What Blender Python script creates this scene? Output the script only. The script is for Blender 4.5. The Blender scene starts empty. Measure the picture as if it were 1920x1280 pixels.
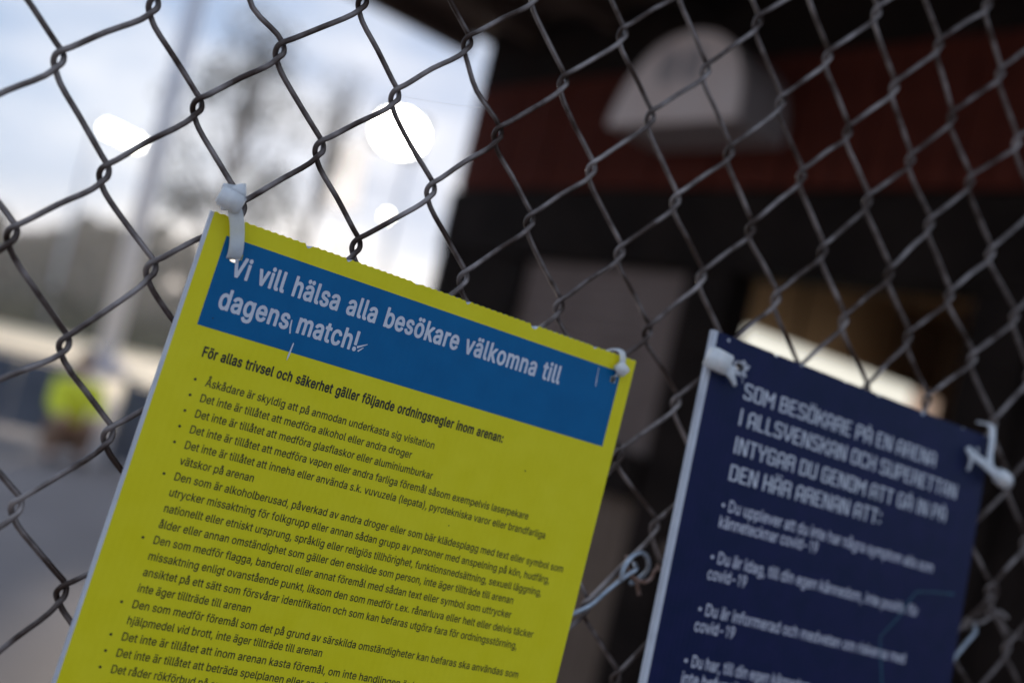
import bpy, bmesh, math, random
import numpy as np
from mathutils import Vector, Matrix

scene = bpy.context.scene
COL = scene.collection
R = math.radians

# ------------------------------------------------------------------ camera
cd = bpy.data.cameras.new('camera')
cam = bpy.data.objects.new('camera', cd)
COL.objects.link(cam)
M = Matrix(((0.865682, -0.226124, -0.446613), (-0.445044, 0.06083, -0.89344), (0.229196, 0.972197, -0.047976)))
cam.matrix_world = Matrix.Translation((-0.06539, -0.57129, 1.55)) @ M.to_4x4()
cd.sensor_width = 36.0
cd.lens = 35.006
cd.clip_start = 0.02
cd.clip_end = 2000
cd.dof.use_dof = True
cd.dof.focus_distance = 0.578
cd.dof.aperture_fstop = 2.35
cd.dof.aperture_blades = 9
cd.dof.aperture_rotation = R(12)
scene.camera = cam

# ------------------------------------------------------------------ sky and sun
SUN_AZ, SUN_EL = R(17.5), R(12.7)
world = bpy.data.worlds.new("World")
scene.world = world
world.use_nodes = True
wn, wl = world.node_tree.nodes, world.node_tree.links
wn.clear()
wo = wn.new('ShaderNodeOutputWorld'); bgn = wn.new('ShaderNodeBackground')
sky = wn.new('ShaderNodeTexSky'); sky.sky_type = 'NISHITA'; sky.sun_disc = False
sky.sun_elevation = SUN_EL; sky.sun_rotation = SUN_AZ
sky.air_density = 1.0; sky.dust_density = 1.0; sky.ozone_density = 2.0
tc = wn.new('ShaderNodeTexCoord'); mp = wn.new('ShaderNodeMapping')
mp.inputs['Scale'].default_value = (1.0, 1.0, 2.6)
nz = wn.new('ShaderNodeTexNoise'); nz.inputs['Scale'].default_value = 2.1
nz.inputs['Detail'].default_value = 7; nz.inputs['Roughness'].default_value = 0.55
nz.inputs['Distortion'].default_value = 0.35
cr = wn.new('ShaderNodeValToRGB')
cr.color_ramp.elements[0].position = 0.36; cr.color_ramp.elements[0].color = (0.86, 0.86, 0.86, 1)
cr.color_ramp.elements[1].position = 0.60; cr.color_ramp.elements[1].color = (0.97, 0.97, 0.97, 1)
nz2 = wn.new('ShaderNodeTexNoise'); nz2.inputs['Scale'].default_value = 4.3; nz2.inputs['Detail'].default_value = 5
cr2 = wn.new('ShaderNodeValToRGB')
cr2.color_ramp.elements[0].position = 0.43; cr2.color_ramp.elements[0].color = (2.1, 3.0, 4.6, 1)
cr2.color_ramp.elements[1].position = 0.68; cr2.color_ramp.elements[1].color = (4.9, 5.3, 6.1, 1)
mx = wn.new('ShaderNodeMix'); mx.data_type = 'RGBA'
wl.new(tc.outputs['Generated'], mp.inputs['Vector'])
wl.new(mp.outputs['Vector'], nz.inputs['Vector']); wl.new(mp.outputs['Vector'], nz2.inputs['Vector'])
wl.new(nz.outputs['Fac'], cr.inputs['Fac']); wl.new(nz2.outputs['Fac'], cr2.inputs['Fac'])
wl.new(cr.outputs['Color'], mx.inputs['Factor'])
wl.new(sky.outputs['Color'], mx.inputs['A']); wl.new(cr2.outputs['Color'], mx.inputs['B'])
# bright warm aureole of the hidden sun, spread by thin cloud
dotn = wn.new('ShaderNodeVectorMath'); dotn.operation = 'DOT_PRODUCT'
dotn.inputs[1].default_value = (math.sin(SUN_AZ) * math.cos(SUN_EL), math.cos(SUN_AZ) * math.cos(SUN_EL), math.sin(SUN_EL))
clampn = wn.new('ShaderNodeMath'); clampn.operation = 'MAXIMUM'; clampn.inputs[1].default_value = 0.0
pown = wn.new('ShaderNodeMath'); pown.operation = 'POWER'; pown.inputs[1].default_value = 160.0
aur = wn.new('ShaderNodeMix'); aur.data_type = 'RGBA'; aur.blend_type = 'ADD'; aur.inputs['B'].default_value = (0.7, 0.5, 0.35, 1)
wl.new(tc.outputs['Generated'], dotn.inputs[0]); wl.new(dotn.outputs['Value'], clampn.inputs[0]); wl.new(clampn.outputs[0], pown.inputs[0])
wl.new(pown.outputs[0], aur.inputs['Factor']); wl.new(mx.outputs['Result'], aur.inputs['A'])
wl.new(aur.outputs['Result'], bgn.inputs['Color'])
bgn.inputs['Strength'].default_value = 0.10
wl.new(bgn.outputs['Background'], wo.inputs['Surface'])

sd = bpy.data.lights.new('sun', 'SUN')
sun = bpy.data.objects.new('sun', sd)
COL.objects.link(sun)
sd.energy = 3.0; sd.angle = R(1.0); sd.color = (1.0, 0.86, 0.68)
sdir = Vector((math.sin(SUN_AZ) * math.cos(SUN_EL), math.cos(SUN_AZ) * math.cos(SUN_EL), math.sin(SUN_EL)))
sun.rotation_euler = sdir.to_track_quat('Z', 'Y').to_euler()
sun.location = (0, 0, 20)

scene.view_settings.view_transform = 'Standard'
scene.view_settings.look = 'None'
scene.view_settings.gamma = 1
scene.view_settings.exposure = 0.68
scene.view_settings.use_curve_mapping = False

# ------------------------------------------------------------------ helpers
def tag(o, label=None, cat=None, group=None, kind=None):
    if label: o['label'] = label
    if cat: o['category'] = cat
    if group: o['group'] = group
    if kind: o['kind'] = kind
    return o

def empty(name, loc=(0, 0, 0), rz=0.0):
    o = bpy.data.objects.new(name, None)
    o.empty_display_size = 0.1
    COL.objects.link(o)
    o.location = loc
    o.rotation_euler = (0, 0, rz)
    return o

def mesh_obj(name, verts, faces, mats, parent=None, midx=None, smooth=False, uvs=None):
    me = bpy.data.meshes.new(name)
    me.from_pydata([tuple(v) for v in verts], [], faces)
    for m in (mats if isinstance(mats, (list, tuple)) else [mats]):
        me.materials.append(m)
    if midx is not None:
        me.polygons.foreach_set('material_index', midx)
    if smooth:
        me.polygons.foreach_set('use_smooth', [True] * len(me.polygons))
    if uvs is not None:
        ul = me.uv_layers.new(name='UVMap')
        vi = np.empty(len(me.loops), int); me.loops.foreach_get('vertex_index', vi)
        ul.data.foreach_set('uv', np.asarray(uvs, float)[vi].ravel())
    me.update()
    o = bpy.data.objects.new(name, me)
    COL.objects.link(o)
    if parent is not None:
        o.parent = parent
    return o

class MB:
    """collects simple solids into one mesh"""
    def __init__(s): s.v, s.f = [], []
    def add(s, v, f):
        n = len(s.v); s.v += [tuple(p) for p in v]; s.f += [tuple(i + n for i in q) for q in f]; return s
    def box(s, x0, x1, y0, y1, z0, z1, c=0.0):
        if c <= 0:
            v = [(x, y, z) for z in (z0, z1) for y in (y0, y1) for x in (x0, x1)]
            return s.add(v, [(0, 2, 3, 1), (4, 5, 7, 6), (0, 1, 5, 4), (2, 6, 7, 3), (0, 4, 6, 2), (1, 3, 7, 5)])
        bm = bmesh.new(); bmesh.ops.create_cube(bm, size=1)
        for q in bm.verts:
            q.co = Vector(((x0 + x1) / 2 + q.co.x * (x1 - x0), (y0 + y1) / 2 + q.co.y * (y1 - y0), (z0 + z1) / 2 + q.co.z * (z1 - z0)))
        bmesh.ops.bevel(bm, geom=bm.edges[:], offset=c, segments=1, affect='EDGES')
        bm.verts.index_update()
        s.add([q.co[:] for q in bm.verts], [[q.index for q in f.verts] for f in bm.faces]); bm.free(); return s
    def tube(s, pts, rad, n=8, cap=True):
        pts = [Vector(p) for p in pts]
        rads = rad if isinstance(rad, (list, tuple)) else [rad] * len(pts)
        t = (pts[1] - pts[0]).normalized()
        ref = Vector((0, 1, 0)) if abs(t.y) < .9 else Vector((1, 0, 0))
        u = t.cross(ref).normalized(); base = len(s.v); m = len(pts)
        for i, p in enumerate(pts):
            t = (pts[min(i + 1, m - 1)] - pts[max(i - 1, 0)]).normalized()
            u = (u - t * u.dot(t)).normalized(); w = t.cross(u)
            for k in range(n):
                a = 2 * math.pi * k / n
                s.v.append(tuple(p + (u * math.cos(a) + w * math.sin(a)) * rads[i]))
        for i in range(m - 1):
            for k in range(n):
                a, b = base + i * n + k, base + i * n + (k + 1) % n
                s.f.append((a, b, b + n, a + n))
        if cap:
            s.f.append(tuple(base + k for k in range(n))[::-1]); s.f.append(tuple(base + (m - 1) * n + k for k in range(n)))
        return s
    def build(s, name, mat, parent=None, smooth=False):
        o = mesh_obj(name, s.v, s.f, mat, parent, smooth=smooth)
        return o

def catmull(P, n=4, closed=False):
    P = np.asarray(P, float); out = []
    for i in range(len(P) - 1):
        p0 = P[max(i - 1, 0)]; p1 = P[i]; p2 = P[i + 1]; p3 = P[min(i + 2, len(P) - 1)]
        d1 = max(np.linalg.norm(p1 - p0), 1e-9) ** .5; d2 = max(np.linalg.norm(p2 - p1), 1e-9) ** .5; d3 = max(np.linalg.norm(p3 - p2), 1e-9) ** .5
        if i == 0: m1 = (p2 - p1)
        else: m1 = d2 * ((p1 - p0) / d1 - (p2 - p0) / (d1 + d2) + (p2 - p1) / d2)
        if i == len(P) - 2: m2 = (p2 - p1)
        else: m2 = d2 * ((p2 - p1) / d2 - (p3 - p1) / (d2 + d3) + (p3 - p2) / d3)
        for k in range(n):
            t = k / n; t2 = t * t; t3 = t2 * t
            out.append((2 * t3 - 3 * t2 + 1) * p1 + (t3 - 2 * t2 + t) * m1 + (-2 * t3 + 3 * t2) * p2 + (t3 - t2) * m2)
    out.append(P[-1])
    return out

# ------------------------------------------------------------------ materials
def mat(name, col, rough=0.6, metal=0.0, col2=None, scale=8.0, bump=0.0, bscale=40.0, spec=0.5, emit=None, estr=0.0,
        stretch=(1, 1, 1), lo=0.35, hi=0.65, sub=0.0, detail=5.0, coord='Object'):
    m = bpy.data.materials.new(name); m.use_nodes = True
    nt = m.node_tree; N, L = nt.nodes, nt.links
    b = N['Principled BSDF']
    b.inputs['Base Color'].default_value = (*col, 1)
    b.inputs['Roughness'].default_value = rough
    b.inputs['Metallic'].default_value = metal
    b.inputs['Specular IOR Level'].default_value = spec
    if sub:
        b.inputs['Subsurface Weight'].default_value = sub
        b.inputs['Subsurface Radius'].default_value = (1.0, 0.9, 0.8); b.inputs['Subsurface Scale'].default_value = 0.006
    if emit:
        b.inputs['Emission Color'].default_value = (*emit, 1); b.inputs['Emission Strength'].default_value = estr
    t = N.new('ShaderNodeTexCoord'); mpn = N.new('ShaderNodeMapping'); mpn.inputs['Scale'].default_value = stretch
    L.new(t.outputs[coord], mpn.inputs['Vector'])
    if col2:
        n = N.new('ShaderNodeTexNoise'); n.inputs['Scale'].default_value = scale; n.inputs['Detail'].default_value = detail
        L.new(mpn.outputs['Vector'], n.inputs['Vector'])
        r = N.new('ShaderNodeValToRGB')
        r.color_ramp.elements[0].position = lo; r.color_ramp.elements[0].color = (*col, 1)
        r.color_ramp.elements[1].position = hi; r.color_ramp.elements[1].color = (*col2, 1)
        L.new(n.outputs['Fac'], r.inputs['Fac']); L.new(r.outputs['Color'], b.inputs['Base Color'])
    if bump:
        n2 = N.new('ShaderNodeTexNoise'); n2.inputs['Scale'].default_value = bscale; n2.inputs['Detail'].default_value = 6
        L.new(mpn.outputs['Vector'], n2.inputs['Vector'])
        bp = N.new('ShaderNodeBump'); bp.inputs['Strength'].default_value = bump; bp.inputs['Distance'].default_value = 1.0 / bscale * .3
        L.new(n2.outputs['Fac'], bp.inputs['Height']); L.new(bp.outputs['Normal'], b.inputs['Normal'])
    return m

def print_mat(name, col, col2, rough=0.42, white=False):
    """inked corrugated plastic: faint flute ribs, mottled ink"""
    m = mat(name, col, rough, 0, col2, 55.0, 0, 40, 0.18, detail=8, lo=.3, hi=.7)
    N, L = m.node_tree.nodes, m.node_tree.links
    b = N['Principled BSDF']
    uv = N.new('ShaderNodeTexCoord'); sx = N.new('ShaderNodeSeparateXYZ'); L.new(uv.outputs['UV'], sx.inputs[0])
    mu = N.new('ShaderNodeMath'); mu.operation = 'MULTIPLY'; mu.inputs[1].default_value = 2 * math.pi / 0.0043
    L.new(sx.outputs['X'], mu.inputs[0])
    si = N.new('ShaderNodeMath'); si.operation = 'SINE'; L.new(mu.outputs[0], si.inputs[0])
    nn = N.new('ShaderNodeTexNoise'); nn.inputs['Scale'].default_value = 380; nn.inputs['Detail'].default_value = 4
    L.new(uv.outputs['UV'], nn.inputs['Vector'])
    ad = N.new('ShaderNodeMath'); ad.operation = 'MULTIPLY_ADD'; ad.inputs[1].default_value = 0.8
    L.new(nn.outputs['Fac'], ad.inputs[0]); L.new(si.outputs[0], ad.inputs[2])
    bp = N.new('ShaderNodeBump'); bp.inputs['Strength'].default_value = 0.10; bp.inputs['Distance'].default_value = 0.0003
    L.new(ad.outputs[0], bp.inputs['Height']); L.new(bp.outputs['Normal'], b.inputs['Normal'])
    return m

MAT = dict(
    wire=mat('galvanised_weathered_wire', (0.055, 0.032, 0.022), 0.34, 0.5, (0.38, 0.32, 0.29), 42, 0.6, 700, lo=.40, hi=.68),
    new_wire=mat('bright_galvanised_wire', (0.30, 0.34, 0.38), 0.36, 0.75, (0.48, 0.52, 0.56), 120, 0.3, 900),
    rusty=mat('rusty_wire', (0.20, 0.10, 0.06), 0.7, 0.3, (0.30, 0.20, 0.16), 200, 0.5, 900),
    yellow=print_mat('yellow_print', (0.87, 0.745, 0.012), (0.91, 0.785, 0.022)),
    blue=print_mat('blue_print', (0.001, 0.125, 0.31), (0.002, 0.142, 0.345)),
    navy=print_mat('navy_print', (0.003, 0.011, 0.052), (0.009, 0.013, 0.068)),
    plastic=mat('white_corrugated_plastic', (0.72, 0.73, 0.76), 0.5, 0, (0.62, 0.63, 0.67), 60, 0.3, 300),
    ink=mat('black_ink', (0.012, 0.011, 0.008), 0.5, 0, (0.03, 0.027, 0.015), 90),
    white_ink=mat('white_ink', (0.74, 0.75, 0.80), 0.45, 0, (0.66, 0.67, 0.73), 60),
    pale_ink=mat('pale_lilac_ink', (0.80, 0.79, 0.86), 0.45, 0, (0.72, 0.71, 0.80), 60),
    teal_ink=mat('teal_ink', (0.015, 0.12, 0.17), 0.45, 0, (0.008, 0.05, 0.08), 30),
    nylon=mat('white_nylon', (0.90, 0.88, 0.85), 0.32, 0, (0.82, 0.80, 0.77), 150, 0.3, 500, sub=0.9),
    asphalt=mat('worn_asphalt', (0.20, 0.168, 0.155), 0.9, 0, (0.27, 0.23, 0.215), 0.6, 0.5, 12),
    gravel=mat('sun_tinted_gravel', (0.84, 0.63, 0.38), 0.6, 0, (0.90, 0.72, 0.48), 0.25, 0.4, 8),  # warmth of the low sun is put into the gravel colour
    grass=mat('dry_grass', (0.07, 0.07, 0.045), 1.0, 0, (0.10, 0.10, 0.06), 0.3, 0.5, 5, spec=0.0),
    red=mat('falu_red_boards', (0.085, 0.018, 0.010), 0.85, 0, (0.135, 0.028, 0.015), 6, 0.6, 30, stretch=(6, 6, 1), spec=0.12),
    dark=mat('black_stained_timber', (0.014, 0.0085, 0.006), 0.85, 0, (0.024, 0.015, 0.011), 5, 0.5, 30, spec=0.12),
    brown=mat('brown_timber', (0.15, 0.095, 0.06), 0.7, 0, (0.22, 0.14, 0.09), 5, 0.5, 30, stretch=(5, 5, 1)),
    canopy=mat('brown_stained_boards', (0.095, 0.06, 0.042), 0.8, 0, (0.14, 0.09, 0.065), 5, 0.5, 30, stretch=(6, 1, 1), spec=0.2),
    shutter=mat('grey_brown_shutter', (0.19, 0.128, 0.10), 0.7, 0, (0.25, 0.175, 0.14), 4),
    room=mat('brown_room_wall', (0.32, 0.20, 0.11), 0.8, 0, (0.40, 0.26, 0.15), 2),
    dome=mat('warm_grey_sign_face', (0.90, 0.71, 0.61), 0.5, 0, (0.94, 0.78, 0.69), 4),
    dome_side=mat('dull_grey_sign_side', (0.34, 0.28, 0.25), 0.6, 0, (0.40, 0.34, 0.31), 4),
    smudge=mat('grey_emblem_paint', (0.46, 0.39, 0.36), 0.5, 0, (0.54, 0.46, 0.43), 9),
    mast=mat('galvanised_mast', (0.62, 0.62, 0.66), 0.6, 0.0, (0.70, 0.70, 0.74), 3),
    pale_post=mat('pale_painted_post', (0.52, 0.47, 0.50), 0.5, 0, (0.60, 0.55, 0.58), 5),
    barrier=mat('slate_blue_barrier', (0.075, 0.085, 0.11), 0.6, 0, (0.11, 0.12, 0.15), 3),
    leaf=mat('grey_brown_leaves', (0.10, 0.10, 0.08), 0.8, 0, (0.17, 0.16, 0.13), 1.2),
    far_leaf=mat('far_forest_leaves', (0.11, 0.105, 0.075), 0.9, 0, (0.17, 0.155, 0.12), 0.35),
    bark=mat('grey_bark', (0.16, 0.13, 0.11), 0.9, 0, (0.22, 0.18, 0.15), 4, 0.6, 20),
    vest=mat('hi_vis_yellow', (0.92, 0.95, 0.03), 0.7, 0, (0.96, 0.98, 0.05), 8, emit=(0.55, 0.75, 0.02), estr=0.0),
    trousers=mat('dark_work_trousers', (0.26, 0.15, 0.09), 0.9, 0, (0.34, 0.20, 0.12), 8),
    orange=mat('orange_reflective_trim', (0.75, 0.28, 0.10), 0.7, 0, (0.8, 0.35, 0.15), 8),
    skin=mat('skin', (0.55, 0.33, 0.24), 0.5, 0, (0.60, 0.37, 0.28), 10, sub=0.1),
    hair=mat('fair_hair', (0.30, 0.20, 0.11), 0.7, 0, (0.38, 0.26, 0.15), 30),
    boot=mat('black_boot', (0.03, 0.03, 0.03), 0.6, 0, (0.05, 0.05, 0.05), 9),
    lamp=mat('floodlight_and_sun_disc', (0.9, 0.9, 0.9), 0.3, emit=(1.0, 0.96, 0.86), estr=14.0),  # shared by the left floodlight bank and the stand-in sun disc
    lamp_warm=mat('warm_floodlight_lens', (0.9, 0.85, 0.7), 0.3, emit=(1.0, 0.93, 0.74), estr=35.0),
    glow_dim=mat('dim_peach_glow', (0.9, 0.8, 0.7), 0.3, emit=(1.0, 0.90, 0.80), estr=0.50),  # peach glow beside the sun, carried by an added panel
    strip=mat('strip_light_diffuser', (0.8, 0.8, 0.75), 0.4, emit=(0.95, 0.92, 0.80), estr=0.62),
    strip_end=mat('brown_end_glow', (0.4, 0.3, 0.25), 0.4, emit=(0.42, 0.30, 0.23), estr=0.6),
    silk=mat('spider_silk', (0.8, 0.7, 0.6), 0.3),
)
# ------------------------------------------------------------------ ground
def sheet(name, x0, x1, y0, y1, z, m, nx=1, ny=1):
    v = [(x0 + (x1 - x0) * i / nx, y0 + (y1 - y0) * j / ny, z) for j in range(ny + 1) for i in range(nx + 1)]
    f = [(j * (nx + 1) + i, j * (nx + 1) + i + 1, (j + 1) * (nx + 1) + i + 1, (j + 1) * (nx + 1) + i) for j in range(ny) for i in range(nx)]
    return tag(mesh_obj(name, v, f, m), kind='structure')
sheet('ground', -400, 400, -300, 500, 0.0, MAT['asphalt'])
sheet('gravel_field', -60, 60, 15.5, 33, 0.004, MAT['gravel'])
sheet('grass', -300, 300, 33, 480, 0.004, MAT['grass'])

# ------------------------------------------------------------------ kiosk
K = empty('kiosk', (2.08883, 4.8964, 0), R(-75))
tag(K, 'dark timber kiosk with falu red boards and a deep black canopy behind the fence', 'kiosk')
def kpart(name, m, *boxes, c=0.0):
    b = MB()
    for q in boxes: b.box(*q, c)
    return b.build(name, m, K)
kpart('canopy_roof', MAT['dark'], (-.30, 6.2, -2.7, 3.2, 3.642, 3.80))
for i in range(19):
    y = -2.69 + i * .145
    kpart('ceiling_board', MAT['canopy'], (-.298, 6.198, y, y + .139, 3.62, 3.64), c=.003)
kpart('roof_membrane', MAT['dark'], (-.34, 6.24, -2.74, 3.24, 3.802, 3.83))
for i in range(11):
    x = -.22 + i * .62
    kpart('rafter', MAT['canopy'] if i < 3 else MAT['dark'], (x, x + .07, -2.66, -.03, 3.47, 3.617), c=.004)
kpart('fascia_beam', MAT['dark'], (0, 5.2, -.02, .12, 3.24, 3.60), c=.006)
random.seed(4)
pm = []
for k in range(3):
    b = MB().box(0, .118, -.014 - .004 * k, .012, 0, 1, .003); pm.append(b)
planks = [b.build('plank', MAT['red'], K) for b in pm]
pw = 0.124
n = int(5.1 / pw)
first = True
for i in range(n):
    x = .004 + i * pw
    for (z0, z1) in ((2.64, 3.235),):
        src = planks[i % 3]
        o = src if i < 3 else src.copy()
        if i >= 3: COL.objects.link(o); o.parent = K
        o.location = (x, -.002, z0); o.scale = (1, 1, z1 - z0)
kpart('backing_wall', MAT['dark'], (0, 5.2, .014, .10, 2.62, 3.238))
kpart('lintel', MAT['dark'], (0, 5.2, -.05, .13, 2.26, 2.62), c=.008)
kpart('corner_post', MAT['dark'], (0, .16, -.03, .13, 0, 2.258), c=.006)
kpart('pillar', MAT['dark'], (1.88, 2.12, -.06, .14, 0, 2.258), c=.008)
kpart('pillar', MAT['dark'], (3.16, 3.36, -.06, .14, 0, 2.258), c=.008)
kpart('side_wall', MAT['dark'], (.162, .74, -.01, .10, 0, 2.258))
# left hatch, closed by a slatted shutter
for i in range(11):
    z = 1.40 + i * .078
    kpart('shutter_slat', MAT['shutter'], (.742, 1.878, .03, .055, z, z + .073), c=.004)
kpart('window_sill', MAT['dark'], (.742, 1.878, -.10, .12, 1.20, 1.392), c=.008)
for i in range(9):
    x = .744 + i * .1262
    kpart('panel_board', MAT['brown'], (x, x + .122, .0, .03, 0.02, 1.196), c=.003)
kpart('panel_backing', MAT['dark'], (.742, 1.878, .034, .09, 0, 1.198))
# right hatch, open on a brown room
kpart('counter', MAT['brown'], (2.122, 3.158, -.12, .5, 1.02, 1.07), c=.005)
for i in range(8):
    x = 2.124 + i * .1295
    kpart('panel_board', MAT['red'], (x, x + .125, .0, .03, 0.02, 1.016), c=.003)
kpart('room_wall', MAT['room'], (1.55, 1.60, .15, 3.1, .02, 3.45))
kpart('room_wall', MAT['room'], (1.602, 5.1, 3.05, 3.1, .02, 3.45))
kpart('room_wall', MAT['room'], (5.1, 5.15, .142, 3.1, .02, 3.45))
kpart('end_wall', MAT['red'], (0, .05, .142, 3.1, .02, 3.45))
kpart('rear_wall', MAT['dark'], (.052, 1.548, 3.0, 3.1, .02, 3.45))
kpart('room_floor', MAT['brown'], (.052, 5.1, .15, 3.04, .006, .018))
kpart('room_ceiling', MAT['room'], (1.602, 5.098, .15, 3.04, 2.62, 2.66))
# right-hand bay
for i in range(14):
    x = 3.364 + i * .13
    kpart('panel_board', MAT['dark'], (x, x + .126, .0, .03, 0.02, 2.256), c=.003)

def kworld(a, b, z):
    return K.matrix_basis @ Vector((a, b, z))
bpy.context.view_layer.update()

# round-topped sign box on the kiosk front
D = empty('round_topped_sign', kworld(1.86, -.02, 2.82), R(-75))
tag(D, 'half-round warm grey sign box with a faint dark emblem on the red boards', 'sign')
def arch(w, h, y0, y1, n=24, lean=0.12):
    P = [(-.50, .0), (.50, .0), (.50, .14), (.475, .45), (.39, .74), (.25, .93), (.08, 1.0), (-.10, .965), (-.25, .83), (-.37, .60), (-.455, .32), (-.495, .10)]
    prof = [(q[0], q[1]) for q in ([P[0], P[1]] + [tuple(r_) for r_ in catmull(np.array([(a, b) for a, b in P[1:]]), 3)][1:])]
    prof = [(a * w, b * h) for a, b in prof]
    m = len(prof)
    v = [(x, y0, z) for x, z in prof] + [(x, y1, z) for x, z in prof]
    return v, m
v, m = arch(.71, .40, -.36, -.0)
mesh_obj('face_panel', v[:m] + [(x, y + .02, z) for x, y, z in v[:m]], [tuple(range(m))[::-1], tuple(range(m, 2 * m))] +
         [(i, (i + 1) % m, m + (i + 1) % m, m + i) for i in range(m)], MAT['dome'], D)
v2 = [(x * .99, -.338, z * .99) for x, y, z in v[:m]] + [(x * .99, -.0, z * .99) for x, y, z in v[m:]]
mesh_obj('housing', v2, [tuple(range(m))[::-1], tuple(range(m, 2 * m))] + [(i, (i + 1) % m, m + (i + 1) % m, m + i) for i in range(m)], MAT['dome_side'], D)
for dx in (-.06, .07):
    b = MB(); b.add([(dx + .058 * math.cos(t), -.363, .25 + .085 * math.sin(t)) for t in [2 * math.pi * k / 14 for k in range(14)]], [tuple(range(14))[::-1]])
    b.build('emblem', MAT['smudge'], D)

# strip light seen through the open hatch
S = empty('strip_light', kworld(2.0, .3, 1.93), R(-75))
tag(S, 'long warm white strip light glowing inside the open kiosk hatch', 'light')
MB().box(-.02, .03, 0, 1.62, 0, .15, .01).build('diffuser', MAT['strip'], S)
MB().box(-.03, .04, 1.62, 1.95, .01, .14, .01).build('end_glow', MAT['strip_end'], S)  # weak brown glow added past the strip for a small bright spot
for y in (.4, 1.4): MB().box(0, .012, y, y + .012, .15, .69).build('hanger', MAT['dark'], S)

# pale post between the two signs
pb = empty('pale_post', kworld(1.93, -.62, 0))
tag(pb, 'short pale lilac grey post standing in front of the kiosk pillar', 'post')
MB().tube([(0, 0, 0), (0, 0, .84)], .062, 20).build('shaft', MAT['pale_post'], pb, True)
MB().tube([(0, 0, .84), (0, 0, .86), (0, 0, .885)], [.068, .066, .03], 20).build('cap', MAT['pale_post'], pb, True)
MB().tube([(0, 0, 0), (0, 0, .03)], .10, 20).build('base_plate', MAT['mast'], pb, False)

# ------------------------------------------------------------------ masts, floodlights and the stand-in sun
def mast(x, y, h, r0, r1, label, group=None):
    o = empty('mast', (x, y, 0)); tag(o, label, 'mast', group)
    MB().tube([(0, 0, .3), (0, 0, h * .5), (0, 0, h)], [r0, (r0 + r1) / 2, r1], 16).build('pole', MAT['mast'], o, True)
    MB().box(-r0 * 2, r0 * 2, -r0 * 2, r0 * 2, 0, .3, .02).build('footing', MAT['pale_post'], o)
    return o
mast(1.86, 20.8, 11, .20, .17, 'thick pale grey mast nearest the fence, rising behind the forest edge')
m2 = mast(1.35, 42.7, 8.4, .11, .08, 'slim floodlight mast carrying a single lit bank at upper left')
m3 = mast(14.3, 42.6, 12.6, .13, .10, 'tall added mast bearing the glowing disc that stands in for the sun beside the canopy edge')
def light_panel(root_mast, loc, w, h, m, tilt=0.0, rz=None):
    """floodlight, stand-in sun disc and peach glow alike: housing, lens, bracket, children of the mast they are bolted to"""
    dx, dy, dz = loc[0] - root_mast.location.x, loc[1] - root_mast.location.y, loc[2]
    a = math.atan2(loc[0] + .065, loc[1] + .57)
    bx = MB().box(-w / 2 - .04, w / 2 + .04, .02, .22, -h / 2 - .04, h / 2 + .04, .03).build('panel_housing', MAT['dark'], root_mast)
    if h > 1 and w > 1.5:
        lb = MB(); nn_ = 28; ring = [(w / 2 * math.cos(2 * math.pi * k / nn_), h / 2 * math.sin(2 * math.pi * k / nn_)) for k in range(nn_)]
        lb.add([(x, -.01, z) for x, z in ring] + [(x, .018, z) for x, z in ring], [tuple(range(nn_))[::-1], tuple(range(nn_, 2 * nn_))] + [(k, (k + 1) % nn_, nn_ + (k + 1) % nn_, nn_ + k) for k in range(nn_)])
        lb.build('lens', m, bx)
    else:
        MB().box(-w / 2, w / 2, -.01, .018, -h / 2, h / 2, .004).build('lens', m, bx)
    bx.location = (dx, dy, dz); bx.rotation_euler = (0, tilt, -a)
    br = MB().tube([(dx, dy + .2, dz), (0, 0, dz - .1)], .03, 6).build('bracket', MAT['mast'], root_mast)
    return bx
light_panel(m2, (2.39, 42.63, 7.9), 1.45, .26, MAT['lamp'], R(10))
light_panel(m3, (13.5, 42.4, 11.7), 2.15, 1.8, MAT['lamp'], R(5))  # glowing disc added to stand in for the sun itself, not a floodlight
light_panel(m3, (13.86, 42.5, 7.92), .10, .10, MAT['lamp_warm'])
light_panel(m3, (11.85, 43.4, 9.2), 1.45, 2.9, MAT['glow_dim'], R(-4))  # added glowing panel for the peach blur near the sun, no lamp

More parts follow.
